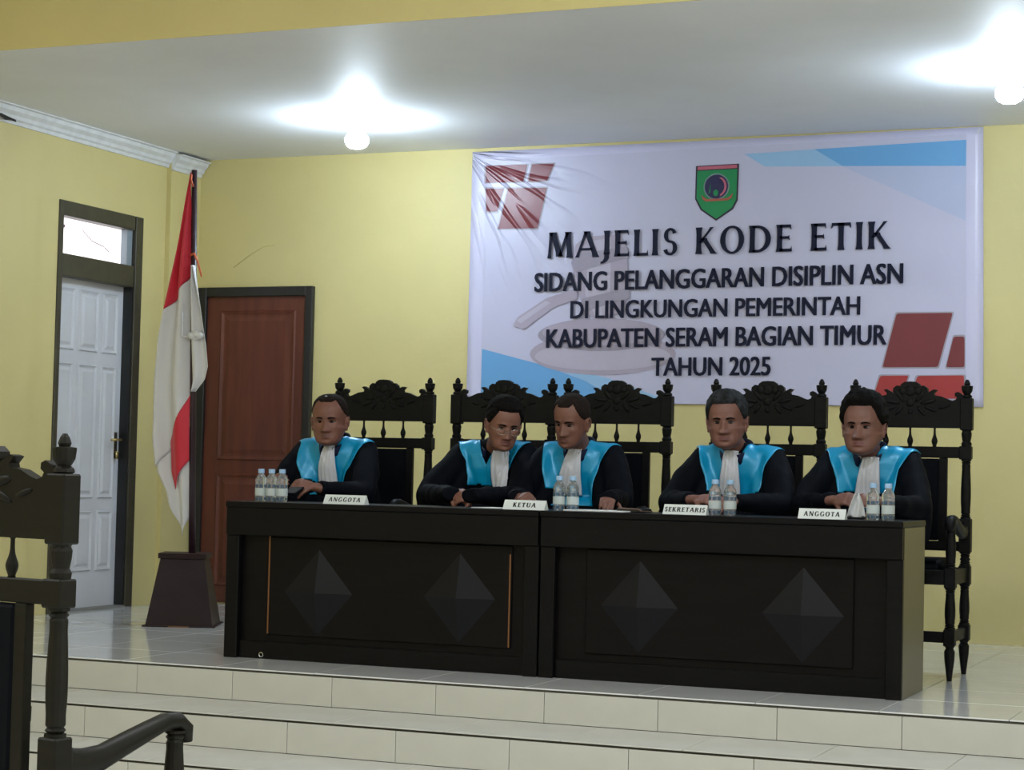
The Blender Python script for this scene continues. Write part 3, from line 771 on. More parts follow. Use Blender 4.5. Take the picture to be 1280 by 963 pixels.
bm = bmesh.new(); tube(bm, [(-.03, -.02, 2.275), (-.02, -.04, 2.24), (-.06+.055, -.04, 2.20)], .006, n=6); tube(bm, [(-.01, -.035, 1.79), (.02, -.045, 1.80), (.045, -.045, 1.75), (.075, -.045, 1.66)], [.008, .007, .006, .005], n=6)
for v in bm.verts:
    if v.co.z > 2: v.co.z += .0
mobj('orange_cord', bm, orange, fg, True)

# ---------------------------------------------------------------- bulbs
def bulb(label, x, y):
    t = thing('ceiling_bulb', label, 'light bulb', (x, y, HC))
    bm = bmesh.new(); lathe(bm, [(-.055, .03), (-.05, .038), (-.004, .045), (0, .045)], 0, 0, 18); mobj('lamp_holder', bm, whitecord, t, True)
    bm = bmesh.new(); lathe(bm, [(-.185, .008), (-.182, .035), (-.17, .058), (-.145, .072), (-.12, .072), (-.095, .055), (-.075, .038), (-.056, .028)], 0, 0, 20)
    m = mat('glowing_bulb', (1, 1, 1), .4, emit=(.70, .85, 1), estr=BULB)
    mobj('bulb', bm, m, t, True)
bulb('glowing white bulb on the ceiling between the flag and banner', -.43, 2.16)
bulb('glowing white bulb on the ceiling at the right picture edge', 3.53, 1.72)

# ---------------------------------------------------------------- people
SK = {}
HP = [ # z, half width, front y, back y
 (-.004, .012, -.060, -.030), (.002, .026, -.076, -.012), (.012, .041, -.085, -.0), (.025, .050, -.088, .02), (.04, .056, -.088, .04), (.06, .062, -.086, .060), (.08, .066, -.084, .076),
 (.10, .0675, -.084, .086), (.12, .0695, -.085, .091), (.14, .0715, -.087, .095), (.16, .0725, -.086, .096), (.18, .071, -.081, .092), (.20, .065, -.071, .082), (.215, .056, -.058, .070), (.228, .042, -.042, .053), (.236, .024, -.026, .032), (.239, .006, -.008, .01)]
def hp(z):
    for a, b in zip(HP, HP[1:]):
        if z <= b[0]:
            t = (z-a[0])/(b[0]-a[0]); return [a[i]+(b[i]-a[i])*t for i in (1, 2, 3)]
    return list(HP[-1][1:])
def G2(x, z, cx, cz, sx, sz): return math.exp(-((x-cx)/sx)**2-((z-cz)/sz)**2)
def head_pt(z, a, o, P):
    w_, f, b = hp(z); w_ *= P.get('hw', 1)
    if z < .09: w_ *= P.get('jaw', 1)
    cyy = (f+b)/2; ry = (b-f)/2
    ca, sa = math.cos(a), math.sin(a)
    e = .92
    x = w_*(abs(ca)**e)*(1 if ca >= 0 else -1); y = cyy+ry*(abs(sa)**e)*(1 if sa >= 0 else -1)
    if o: # offset shell
        n = Vector((x/(w_*w_+1e-6), (y-cyy)/(ry*ry+1e-6), 0)).normalized(); x += n.x*o; y += n.y*o
    elif sa < 0:
        d = 0; ax = abs(x)
        if .058 < z < .118:
            k = (.118-z)/.05; k = min(1, max(0, k)); drop = 1 if z > .070 else max(0, (z-.058)/.012)
            d += (.006+.021*k)*math.exp(-(x/(.008+.006*k))**2)*drop
            d += .010*G2(ax, z, .015, .071, .008, .009)
        d += -.011*G2(ax, z, .031, .113, .016, .010)*.75
        d += .005*G2(ax, z, .03, .131, .022, .007) + .005*G2(ax, z, .046, .088, .018, .016)
        d += .006*G2(x, z, 0, .050, .02, .0045) + .007*G2(x, z, 0, .039, .018, .005) - .004*G2(x, z, 0, .0445, .024, .002)
        d += -.004*G2(x, z, 0, .029, .02, .005) + .006*G2(x, z, 0, .012, .018, .010)
        d += -.0035*G2(ax, z, .028, .056, .006, .014)
        y -= d
    return Vector((x, y, z))
def build_head(bm, Mx, P):
    zs = [-.004+.243*i/72 for i in range(73)]; NA = 72; rings = []
    for z in zs: rings.append([bm.verts.new(Mx @ head_pt(min(z, .239), 2*PI*k/NA, 0, P)) for k in range(NA)])
    for a, b in zip(rings, rings[1:]):
        for k in range(NA): bm.faces.new((a[k], a[(k+1) % NA], b[(k+1) % NA], b[k]))
    bm.faces.new(rings[0][::-1]); bm.faces.new(rings[-1])
    for s in (-1, 1):
        # ear: outer shell with a hollow, built as a bent ring plus lobe
        w0 = hp(.1)[0]*P.get('hw', 1)
        rot = (Mx.to_3x3() @ Matrix.Rotation(s*.35, 3, 'Z') @ Matrix.Rotation(-.15, 3, 'X'))
        sc = Mx.to_scale()[0]
        ell(bm, Mx @ Vector((s*(w0+.006), .008, .10)), (.006, .017, .031), rot, 12, 10)
        pts = [Mx @ Vector((s*(w0+.012+.003*math.sin(k)), .010+.017*math.cos(k), .104+.027*math.sin(k))) for k in [-.9+.45*i for i in range(10)]]
        tube(bm, pts, .0048*sc, n=6)
        ell(bm, Mx @ Vector((s*(w0+.007), .0, .075)), (.006, .009, .010), rot, 10, 8)
def finger(bm, base, d, upn, L_, r, curl):
    d = d.normalized(); p = base.copy(); pts = [p.copy()]; ax = d.cross(upn).normalized()
    for seg, k in zip((.45, .3, .25), curl):
        d = Matrix.Rotation(-k, 3, ax) @ d; p = p+d*L_*seg; pts.append(p.copy())
    caps_tube(bm, pts, [r, r*.95, r*.88, r*.75], 8)
def hand(bm, wrist, d, palm_n, side, curl=(.5, .6, .4), s=1.0, spread=.08):
    """wrist point, direction to the knuckles, palm_n = the way the back of the hand faces, side=+1 thumb towards +lateral"""
    d = d.normalized(); n = (palm_n-d*palm_n.dot(d)).normalized(); lat = d.cross(n)*side
    rot = Matrix((lat, d, n)).transposed()
    ell(bm, wrist+d*.045*s, (.040*s, .050*s, .016*s), rot, 14, 10); ell(bm, wrist+d*.072*s+n*.002, (.042*s, .022*s, .014*s), rot, 12, 8)
    caps_tube(bm, [wrist-d*.03, wrist+d*.02], [.024*s, .022*s], 10)
    for k, L_, r in ((.030, .070, .0088), (.0105, .080, .0092), (-.0105, .074, .0088), (-.030, .058, .0078)):
        finger(bm, wrist+d*.082*s+lat*k*s, d+lat*k*spread*30*.1, n, L_*s, r*s, curl)
    finger(bm, wrist+d*.028*s+lat*.028*s-n*.004, d*.7+lat*.75-n*.2, n, .068*s, .0105*s, (.1, .3, .3))
def person(loc, label, P):
    ox, oy = loc
    t = thing('person', label, 'person', (ox, oy, 0), 0, None)
    H = P['head']          # chin position local (x,y,z), yaw, pitch, roll, scale
    sc = P.get('hs', 1.14)
    Rm = Matrix.Rotation(math.radians(P['yaw']), 3, 'Z') @ Matrix.Rotation(math.radians(P.get('pitch', 0)), 3, 'X') @ Matrix.Rotation(math.radians(P.get('roll', 0)), 3, 'Y')
    ctr = Vector((0, 0, .115))
    Mx = Matrix.Translation(Vector(H)) @ Rm.to_4x4() @ Matrix.Scale(sc, 4) @ Matrix.Translation(-ctr)
    sk = P['skin']
    lean = P.get('lean', 0)
    # --- body
    bm = bmesh.new(); build_head(bm, Mx, P)
    sh = P.get('shift', 0)
    neck0 = Vector((sh, .02, 1.04)); nk1 = Mx @ Vector((0, .022, .05)); nk2 = Mx @ Vector((0, .01, .10))
    caps_tube(bm, [neck0, (neck0+nk1)/2+Vector((0, .005, 0)), nk1, nk2], [.068, .060, .056, .054], 16)
    tor = [((0, .2, .60), .15, .11), ((0, .17, .72), .145, .105), ((sh*.4, .1, .86), .15, .10), ((sh*.8, .04, .98), .165, .10), ((sh, .01, 1.045), .15, .08), ((sh, .01, 1.085), .08, .055)]
    tube(bm, [a for a, b, c in tor], [(b, c) for a, b, c in tor], n=20, upv=Vector((0, 1, 0)))
    arms = []
    for s, A in ((-1, P['armL']), (1, P['armR'])):
        S = Vector((sh+s*.165, .01, 1.035)); E_ = Vector(A['elbow']); W_ = Vector(A['wrist'])
        caps_tube(bm, [S, (S+E_)/2, E_], [.05, .045, .038], 12); caps_tube(bm, [E_, (E_+W_)/2, W_], [.038, .034, .024], 12)
        hand(bm, W_, Vector(A['dir']), Vector(A.get('back', (0, -.3, 1))), A.get('side', -s), A.get('curl', (.5, .6, .4)), 1.0)
        caps_tube(bm, [(s*.09, .19, .62), (s*.12, -.14, .60)], [.075, .06], 12); caps_tube(bm, [(s*.12, -.14, .59), (s*.12, -.12, .32), (s*.12, -.12, .09)], [.058, .05, .035], 12)
        arms.append((s, S, E_, W_, A))
    body = mobj('body', bm, sk, t, True)
    remesh(body, .0046, 1)
    # lips and eyelid colouring on the body's own faces
    me = body.data; me.materials.clear(); me.materials.append(sk[0]); me.materials.append(sk[1]); me.materials.append(sk[2])
    Mi = Mx.inverted()
    for p in me.polygons:
        if p.center.z < .9: continue
        q = Mi @ p.center
        if q.y < -.045:
            if (q.x/.026)**2+((q.z-.0455)/.0095)**2 < 1: p.material_index = 1
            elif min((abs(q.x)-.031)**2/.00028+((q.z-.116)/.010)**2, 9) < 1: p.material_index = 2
    # --- eyes, brows
    for s in (-1, 1):
        bm = bmesh.new(); c = head_pt(.113, -PI/2+s*.46, 0, P); 
        op = P.get('eye', .0035)
        cc = Vector((s*.0305, c.y+.0015, .113))
        ell(bm, Mx @ cc, (.0145*sc, .0066*sc, op*1.15*sc), Rm, 12, 8)
        ell(bm, Mx @ (cc+Vector((P.get('look', 0)*.004, -.0035, 0))), (.0068*sc, .0042*sc, op*1.1*sc), Rm, 10, 8, 1)
        mobj('eye', bm, [eye_w, eye_d], t, True)
        bm = bmesh.new(); pts = []
        for k in range(6):
            u = k/5; x = s*(.012+.036*u); z = .1285+.005*math.sin(PI*u*.8)-.003*u; th_ = math.acos(max(-1, min(1, x/(hp(z)[0]*P.get('hw', 1)*1.05))))
            q = head_pt(z, -th_, 0, P); pts.append(Mx @ (Vector((x, q.y-.0012, z))))
        tube(bm, pts, [(.0018, .0030), (.0026, .0048), (.0026, .0048), (.0026, .0042), (.002, .0030), (.001, .0014)], n=6, upv=Rm @ Vector((0, 0, 1)))
        mobj('eyebrow', bm, P.get('browm', hair_b), t, True)
        bm = bmesh.new(); pts = [Mx @ Vector((s*(.0305+(-.0155+.031*k/5)), c.y-.0032+(.005*abs(k/5-.5)), .1155+.003*math.sin(PI*k/5))) for k in range(6)]
        tube(bm, pts, [.001, .0021, .0023, .0023, .0021, .001], n=6); mobj('eyelid_line', bm, lashm, t, True)
    bm = bmesh.new(); pts = [Mx @ Vector((-.021+.042*k/6, head_pt(.0445, -PI/2, 0, P).y-.0005+.010*(abs(k/6-.5)*2)**2, .0447-.001*math.sin(PI*k/6))) for k in range(7)]
    tube(bm, pts, [.0008, .0018, .0021, .0021, .0021, .0018, .0008], n=5); mobj('mouth_line', bm, lashm, t, True)
    # --- hair
    hh = P['hair']
    bm = bmesh.new(); NA = 84; NZ_ = 60; rings = []
    def mask(a, z):
        f = -math.sin(a)      # 1 at the face, -1 behind
        if f > 0:
            side = abs(math.cos(a)); line = hh['front']-(hh['front']-hh.get('temple', .125))*max(0, (side-.62)/.38)**1.2+hh.get('recede', 0)*max(0, 1-abs(side-.62)/.25)
        else: line = hh.get('temple', .125)+(.055-hh.get('temple', .125))*min(1, -f*2.2)
        return (z-line)
    for j in range(NZ_+1):
        z = .045+(.239-.045)*math.sin(PI/2*j/NZ_); rg = []
        for k in range(NA):
            a = 2*PI*k/NA; mk = mask(a, z); th_ = hh['t']*max(0, min(1, mk/.012+.15))
            topk = max(0, (z-.17)/.07)
            nz = noise.noise(Vector((math.cos(a)*3, math.sin(a)*3, z*40))*hh.get('nf', 1.0))*hh.get('na', .003)
            o_ = th_*(1+.0*topk)+nz*(1 if th_ > .001 else 0)
            if mk < 0: o_ = -.004
            q = head_pt(z, a, o_ if abs(o_) > 1e-6 else 1e-6, P)
            tl = hh.get('top', 0)*topk**1.2*(1+.35*noise.noise(q*45)); 
            q.z += (hh['t']*.9*topk + tl*(.55+.45*max(0, -math.sin(a)))) if mk > 0 else 0
            rg.append(bm.verts.new(Mx @ q))
        rings.append(rg)
    for a, b in zip(rings, rings[1:]):
        for k in range(NA): bm.faces.new((a[k], a[(k+1) % NA], b[(k+1) % NA], b[k]))
    bm.faces.new(rings[-1]); bm.faces.new(rings[0][::-1])
    mobj('hair', bm, hh['m'], t, True)
    if P.get('patch'):
        bm = bmesh.new(); ell(bm, Mx @ Vector(P['patch']), (.008, .008, .004), Rm, 10, 8); mobj('pale_hair_patch', bm, mat('pale_grey_hair', (.4, .4, .42), .7), t, True)
    # --- robe
    bm = bmesh.new()
    tor = [((0, .2, .56), .20, .16), ((0, .18, .68), .20, .15), ((sh*.4, .12, .82), .195, .14), ((sh*.7, .065, .93), .19, .13), ((sh*.9, .03, 1.0), .19, .118), ((sh, .015, 1.05), .165, .10), ((sh, .015, 1.085), .11, .078), ((sh, .02, 1.105), .082, .068)]
    tube(bm, [a for a, b, c in tor], [(b, c) for a, b, c in tor], n=28, upv=Vector((0, 1, 0)))
    for s, S, E_, W_, A in arms:
        S2 = S+Vector((s*.012, 0, -.005)); w1 = W_+(E_-W_).normalized()*A.get('cuff', .03)
        caps_tube(bm, [S+Vector((-s*.05, 0, .012)), S2, (S2+E_)/2+Vector((s*.015, .0, -.01)), E_+Vector((s*.01, .01, .0))], [.062, .072, .074, .062], 16)
        caps_tube(bm, [E_, (E_*.55+w1*.45)+Vector((0, 0, .0))], [.060, .050], 16); tube(bm, [(E_*.55+w1*.45), w1], [.050, (.052, .038)], n=16)
        # cloth filling the space between arm and trunk
        caps_tube(bm, [(sh+s*.13, .03, .98), (s*.17, -.04, .86), (s*.19, -.09, .78), (s*.18, -.06, .68)], [.085, .085, .075, .06], 14)
        # hanging sleeve cloth
        tube(bm, [E_+Vector((0, .02, -.03)), E_+Vector((0, .03, -.16))], [(.07, .05), (.05, .03)], n=12, upv=Vector((0, 1, 0)))
        caps_tube(bm, [(s*.09, .17, .64), (s*.125, -.15, .62), (s*.125, -.15, .35), (s*.125, -.15, .16)], [.10, .085, .085, .09], 14)
    tube(bm, [(0, .15, .63), (0, -.12, .62)], [(.12, .06), (.13, .05)], n=14)
    caps_tube(bm, [(-.10, .0, .72), (.10, .0, .72)], [.11, .11], 14)
    robe = mobj('robe', bm, robe_m, t, True)
    remesh(robe, .010, 3)
    rm = robe.data
    fs = P.get('seed', 1)
    nrm = [v.normal.copy() for v in rm.vertices]
    for v, n in zip(rm.vertices, nrm):
        c = v.co.copy()
        f = math.sin(c.x*55+c.z*14+fs+3*noise.noise(Vector((c.x*5, c.y*5, c.z*3+fs))))*.5+noise.noise(Vector((c.x*16, c.y*16, c.z*7+fs)))
        v.co = c+n*.0055*f
    # clip so the sleeves rest on, not in, the desk top
    for v in rm.vertices:
        if v.co.y+oy < .56 and v.co.z < .778 and v.co.z > .66: v.co.z = .778
    rm.update()
    def bvh(objs):
        vs, fs_ = [], []
        for ob in objs:
            o0 = len(vs); vs += [v.co.copy() for v in ob.data.vertices]; fs_ += [[o0+i for i in p.vertices] for p in ob.data.polygons]
        return BVHTree.FromPolygons(vs, fs_)
    tr = bvh([robe])
    def project(name, uv, nu, nv, off, m, ray=Vector((0, 1, 0)), start=.9, pleat=None, thick=.003, tree=None, lim=-.15):
        """cloth patch: uv(s,t)->(x,z) aim point; cast from in front onto the robe, lifted by off"""
        bm = bmesh.new(); g = []
        for j in range(nv+1):
            row = []
            for i in range(nu+1):
                s_, t_ = i/nu, j/nv; x, z, rd = uv(s_, t_)
                rd = rd.normalized(); p0 = Vector((x, 0, z))-rd*start
                h = (tree or tr).ray_cast(p0, rd, 2)
                if h[0] is None or h[0].y < lim: row.append(None); continue
                o_ = off+(pleat(s_, t_) if pleat else 0)
                row.append(bm.verts.new(h[0]-rd*.3*o_+h[1]*o_*.7))
            g.append(row)
        for j in range(nv):
            for i in range(nu):
                q = (g[j][i], g[j][i+1], g[j+1][i+1], g[j+1][i])
                if all(q) and max((q[0].co-q[2].co).length, (q[1].co-q[3].co).length) < .09: bm.faces.new(q)
        bmesh.ops.delete(bm, geom=[v for v in bm.verts if not v.link_faces], context='VERTS')
        for _ in range(2): bmesh.ops.smooth_vert(bm, verts=[v for v in bm.verts if not v.is_boundary], factor=.5, use_axis_x=True, use_axis_y=True, use_axis_z=True)
        o = mobj(name, bm, m, t, True); md = o.modifiers.new('t', 'SOLIDIFY'); md.thickness = thick; md.offset = 0
        return o
    # satin front panels: left and right of the V
    zt, zb = 1.13, P.get('satin_b', .80)
    oL, oR = P.get('oL', [(1.10, -.20), (1.0, -.165), (.9, -.145), (.8, -.12)]), P.get('oR', [(1.10, .20), (1.0, .165), (.9, .145), (.8, .12)])
    vx = P.get('vx', 0)
    for s, tab in ((-1, oL), (1, oR)):
        def uv(s_, t_, s=s, tab=tab):
            z = zt+(zb-zt)*t_
            xo = interp(tab, z); xi = vx*t_+sh*(1-t_)+s*max(.0, .075*(1-t_*2.2))
            if (xi-xo)*s > 0: xi = xo
            tilt = max(0, 1-t_*5)
            return xi+(xo-xi)*s_, z-.03*tilt, Vector((0, 1, -.9*tilt))
        project('satin_panel', uv, 16, 40, .007, satin_m)
    tr2 = bvh([robe]+[c for c in t.children if c.name.startswith('satin_panel')])
    # collar band, a flat stole collar lying round the neck
    hx = H[0]
    for nm, mm, r0, zf, zb_, hh_ in (('collar_band', navy, .083, 1.02, 1.118, .025),) + ((('shirt_collar', shirt, .068, 1.045, 1.09, .010),) if P.get('shirt') else ()):
        bm = bmesh.new(); pts = []; n_ = 30
        for k in range(n_+1):
            a = -PI/2+.52+(2*PI-1.04)*k/n_
            f = max(0, -math.sin(a)); gg = (1+math.sin(a))/2
            z = zf+(zb_-zf)*gg**.8; y = -.015+r0*.92*math.sin(a)-.022*f**2; x = sh*.6+hx*.25+r0*math.cos(a)*(1-.25*f**3)
            pts.append(Vector((x, y, z)))
        tube(bm, pts, [(.006, hh_)]*len(pts), n=8, upv=Vector((0, 0, 1)))
        mobj(nm, bm, mm, t, True)
    # jabot
    J = P['jabot']   # list of (z, xl, xr)
    zj0, zj1 = J[0][0], J[-1][0]
    TL = [(a, b) for a, b, c in J]; TR = [(a, c) for a, b, c in J]
    def uvj(s_, t_):
        z = zj0+(zj1-zj0)*t_; a, b = interp(TL, z), interp(TR, z)
        return a+(b-a)*s_, z+(P.get('jslant', 0)*(s_-.5))*t_, Vector((0, 1, 0))
    project('jabot', uvj, 26, 30, .020, jab_m, pleat=lambda s_, t_: .004*math.sin(s_*PI*9)*(.4+.6*t_)+.012*math.sin(PI*s_)*(1-.3*t_), tree=tr2, thick=.004)
    if P.get('glasses'):
        bm = bmesh.new()
        for s in (-1, 1):
            cpt = Vector((s*.034, -.104, .103)); pts = [Mx @ (cpt+Vector((.024*math.cos(2*PI*k/16), .004*abs(math.cos(2*PI*k/16)), .015*math.sin(2*PI*k/16)))) for k in range(17)]
            tube(bm, pts, .0011, n=5)
            tube(bm, [Mx @ Vector((s*.058, -.10, .108)), Mx @ Vector((s*.075, -.03, .110)), Mx @ Vector((s*.076, .01, .105))], .0012, n=5)
        tube(bm, [Mx @ Vector((-.010, -.106, .104)), Mx @ Vector((0, -.110, .106)), Mx @ Vector((.010, -.106, .104))], .0012, n=5)
        gl = mobj('spectacles', bm, steel, t, True)
        for s in (-1, 1):
            bm = bmesh.new(); cpt = Vector((s*.034, -.1035, .103)); prism(bm, [(.023*math.cos(2*PI*k/16), .014*math.sin(2*PI*k/16)) for k in range(16)], -.0005, .0005)
            for v in bm.verts: v.co = Mx @ (cpt+v.co)
            mobj('lens', bm, glassm, gl)
    for s in (-1, 1):
        bm = bmesh.new(); ell(bm, (s*.12, -.18, .035), (.043, .12, .035), None, 14, 10)
        for v in bm.verts: v.co.z = max(v.co.z, .004)
        mobj('shoe', bm, leather, t, True)
    return t
def skins(n, c, lip):
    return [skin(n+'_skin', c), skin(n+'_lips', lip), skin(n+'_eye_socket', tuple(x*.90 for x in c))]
s1 = skins('ruddy_brown', (0.195, 0.081, 0.057), (0.130, 0.049, 0.043)); s2 = skins('warm_brown', (0.215, 0.095, 0.067), (0.156, 0.055, 0.049))
s3 = skins('tan_brown', (0.189, 0.083, 0.061), (0.143, 0.055, 0.049)); s4 = skins('light_brown', (0.202, 0.091, 0.071), (0.156, 0.055, 0.055)); s5 = skins('mid_brown', (0.195, 0.090, 0.071), (0.169, 0.061, 0.061))
PEOPLE = [
 ((.085, 1.0), 'near-bald man in black robe with blue satin front at the far left, looking at camera', dict(
   head=(.012, -.10, 1.200), yaw=13, pitch=4, roll=-1, hs=1.13, hw=1.12, jaw=1.06, skin=s1, seed=1, eye=.0026,
   armL=dict(elbow=(-.25, -.20, .815), wrist=(-.105, -.50, .845), dir=(.5, -.5, .35), back=(-.4, -.7, .5), curl=(.7, .8, .5)),
   armR=dict(elbow=(.27, -.22, .815), wrist=(.13, -.47, .845), dir=(-.8, -.35, .2), back=(.0, -.6, .8), curl=(.55, .6, .4), cuff=.025),
   hair=dict(front=.204, recede=.008, temple=.14, t=.0035, na=.001, m=hair_s), browm=hair_s, patch=(-.005, -.045, .232),
   oL=[(1.12, -.235), (1.07, -.185), (.97, -.175), (.87, -.135), (.8, -.12)], oR=[(1.12, .23), (1.07, .19), (1.0, .165), (.93, .12), (.87, .10), (.8, .04)],
   jabot=[(1.06, -.016, .040), (.95, -.048, .050), (.83, -.066, .055)], jslant=.03)),
 ((1.0, 1.0), 'man in glasses with thick black hair, black robe, blue satin front, bending right', dict(
   head=(.13, -.155, 1.190), yaw=38, pitch=16, roll=4, hs=1.08, hw=1.08, skin=s2, seed=4, eye=.0018, shift=.015, glasses=True,
   armL=dict(elbow=(-.25, -.24, .815), wrist=(.0, -.53, .83), dir=(.9, -.25, -.05), back=(-.1, -.7, .6), curl=(.6, .7, .5), cuff=-.06),
   armR=dict(elbow=(.25, -.24, .815), wrist=(.16, -.54, .825), dir=(-.9, -.25, -.05), back=(.1, -.7, .6), curl=(.6, .7, .5), cuff=-.06),
   hair=dict(front=.190, temple=.118, t=.011, na=.006, nf=1.4, top=.014, m=hair_b), 
   oL=[(1.12, -.19), (1.07, -.16), (1.0, -.12), (.92, -.10), (.85, -.10)], oR=[(1.12, .22), (1.06, .18), (1.0, .16), (.93, .12), (.86, .08)],
   jabot=[(1.06, .055, .125), (1.0, .045, .15), (.92, .040, .155), (.86, .045, .15), (.835, .075, .12)])),
 ((1.49, 1.0), 'man with close-cropped hair and black robe, leaning towards the neighbour in glasses', dict(
   head=(.015, -.155, 1.210), yaw=-10, pitch=15, roll=3, hs=1.10, hw=1.06, skin=s3, seed=7, eye=.0022,
   armL=dict(elbow=(-.24, -.22, .815), wrist=(-.12, -.52, .825), dir=(.6, -.6, .0), back=(-.2, -.5, .8), curl=(.6, .7, .5), cuff=-.03),
   armR=dict(elbow=(.29, -.20, .815), wrist=(.34, -.48, .825), dir=(.2, -.8, -.05), back=(.2, -.3, .9), curl=(.5, .6, .4), cuff=-.07),
   hair=dict(front=.195, recede=.012, temple=.125, t=.005, na=.001, m=hair_s),
   oL=[(1.12, -.19), (1.07, -.175), (1.0, -.165), (.9, -.145), (.8, -.12)], oR=[(1.12, .22), (1.09, .19), (1.0, .14), (.9, .12), (.78, .12)], satin_b=.78,
   jabot=[(1.07, -.015, .045), (.98, -.05, .045), (.84, -.105, .040)], jslant=-.02)),
 ((2.335, 1.0), 'man with greying combed hair and blue satin front, hands folded behind the SEKRETARIS card', dict(
   head=(-.03, -.11, 1.222), yaw=6, pitch=5, roll=-2, hs=1.14, hw=1.12, jaw=1.06, skin=s4, seed=9, shirt=True, eye=.0026,
   armL=dict(elbow=(-.27, -.22, .815), wrist=(-.07, -.50, .835), dir=(.9, -.3, .05), back=(-.1, -.5, .8), curl=(.5, .6, .4), cuff=.02),
   armR=dict(elbow=(.27, -.22, .815), wrist=(.12, -.50, .83), dir=(-.9, -.25, .0), back=(.1, -.5, .8), curl=(.5, .6, .4), cuff=.0),
   hair=dict(front=.190, temple=.118, t=.010, na=.005, nf=1.2, top=.012, m=hair_g),
   oL=[(1.12, -.22), (1.08, -.19), (1.0, -.165), (.9, -.13), (.8, -.12)], oR=[(1.12, .235), (1.08, .20), (1.0, .165), (.9, .15), (.78, .10)],
   jabot=[(1.07, -.045, .025), (.97, -.055, .03), (.83, -.085, .03)])),
 ((3.0, 1.0), 'man at the right end with puffed black hair, both hands holding a white tissue', dict(
   head=(-.012, -.12, 1.205), yaw=-3, pitch=3, roll=0, hs=1.16, hw=1.14, jaw=1.08, skin=s5, seed=12, shirt=True, eye=.0026, look=-.5,
   armL=dict(elbow=(-.28, -.22, .815), wrist=(-.06, -.52, .85), dir=(.85, -.4, .1), back=(-.1, -.7, .6), curl=(.7, .7, .5), cuff=.02),
   armR=dict(elbow=(.27, -.22, .815), wrist=(.155, -.53, .85), dir=(-.85, -.4, .05), back=(.1, -.7, .6), curl=(.7, .7, .5), cuff=.02),
   hair=dict(front=.196, temple=.118, t=.015, na=.008, nf=1.3, top=.026, m=hair_b),
   oL=[(1.12, -.24), (1.075, -.20), (1.0, -.165), (.9, -.14), (.8, -.13)], oR=[(1.12, .24), (1.08, .20), (1.0, .155), (.9, .14), (.8, .13)],
   jabot=[(1.05, -.015, .055), (.95, -.045, .06), (.80, -.07, .06)])),
]
for (loc, lab, P) in PEOPLE: person(loc, lab, P)

# ---------------------------------------------------------------- things on the desks
ZT = .77
def nameplate(text, x0, x1, y, label, rz=0):
    w_ = x1-x0; t = thing('name_card', label, 'name card', ((x0+x1)/2, y, ZT), rz, 'white name cards')
    bm = bmesh.new()
    prof = [(0, 0), (.028, .045), (.056, 0)]
    a = [bm.verts.new((-w_/2, p[0], p[1])) for p in prof]; b = [bm.verts.new((w_/2, p[0], p[1])) for p in prof]
    bm.faces.new(a); bm.faces.new(b[::-1])
    for i in range(3): bm.faces.new((a[i], b[i], b[(i+1) % 3], a[(i+1) % 3]))
    mobj('card', bm, platem, t)
    k = .38 if len(text) < 6 else (.62 if len(text) < 8 else .86)
    hw = w_*k/2 if len(text) < 9 else w_*.46
    hw = {5: .27, 7: .38, 10: .465}[len(text)]*w_
    polys = serif_word(text, -hw, hw, 0, 0, .024, gap=.28 if len(text) < 9 else .2)
    bm = bmesh.new(); n = Vector((0, -.045, .028)).normalized(); upd = Vector((0, .028, .045)).normalized()
    for p in [[(q[0]+dx, q[1]) for q in p_] for p_ in polys for dx in (-.0009, 0, .0009)]:
        vs = [bm.verts.new(Vector((q[0], 0, 0))+upd*(.014+q[1])+n*.0006) for q in p]; vs2 = [bm.verts.new(v.co+n*.0004) for v in vs]
        bm.faces.new(vs); bm.faces.new(vs2)
    mobj('lettering', bm, inkm, t, normals=False)
    return t
nameplate('ANGGOTA', .503, .728, .075, 'white name card reading ANGGOTA before the near-bald man at far left')
nameplate('KETUA', 1.456, 1.667, .075, 'white name card reading KETUA at the joint of the two desks')
nameplate('SEKRETARIS', 2.238, 2.443, .10, 'white name card reading SEKRETARIS left of two bottles')
nameplate('ANGGOTA', 2.884, 3.094, .04, 'white name card reading ANGGOTA before the man at the right end')
def make_bottle():
    t = thing('water_bottle', '', 'bottle')
    prof = [(0, .022), (.002, .0265), (.012, .0285)]
    for k in range(7): z = .014+k*.013; prof += [(z, .0285), (z+.004, .0265 if k % 2 else .0275), (z+.009, .0288)]
    prof += [(.112, .0285), (.122, .026), (.134, .018), (.142, .0135), (.148, .013)]
    prof = sorted(set(prof)); bm = bmesh.new(); lathe(bm, prof, 0, 0, 20); mobj('bottle_body', bm, water, t, True)
    bm = bmesh.new(); lathe(bm, [(.146, .0145), (.147, .0165), (.166, .016), (.168, .014)], 0, 0, 18); mobj('bottle_cap', bm, capm, t)
    bm = bmesh.new(); n = 24
    for (z0, z1, mi, r) in ((.03, .068, 0, .0294), (.072, .088, 1, .0296), (.008, .022, 1, .0292)):
        for i in range(n):
            if mi == 1 and i % 3 == 0: continue
            a, b = 2*PI*i/n, 2*PI*(i+1)/n
            q = [(r*math.cos(a), r*math.sin(a), z0), (r*math.cos(b), r*math.sin(b), z0), (r*math.cos(b), r*math.sin(b), z1), (r*math.cos(a), r*math.sin(a), z1)]
            bm.faces.new([bm.verts.new(v) for v in q]).material_index = mi
    mobj('bottle_label', bm, [labelm, labelb], t, True)
    return t
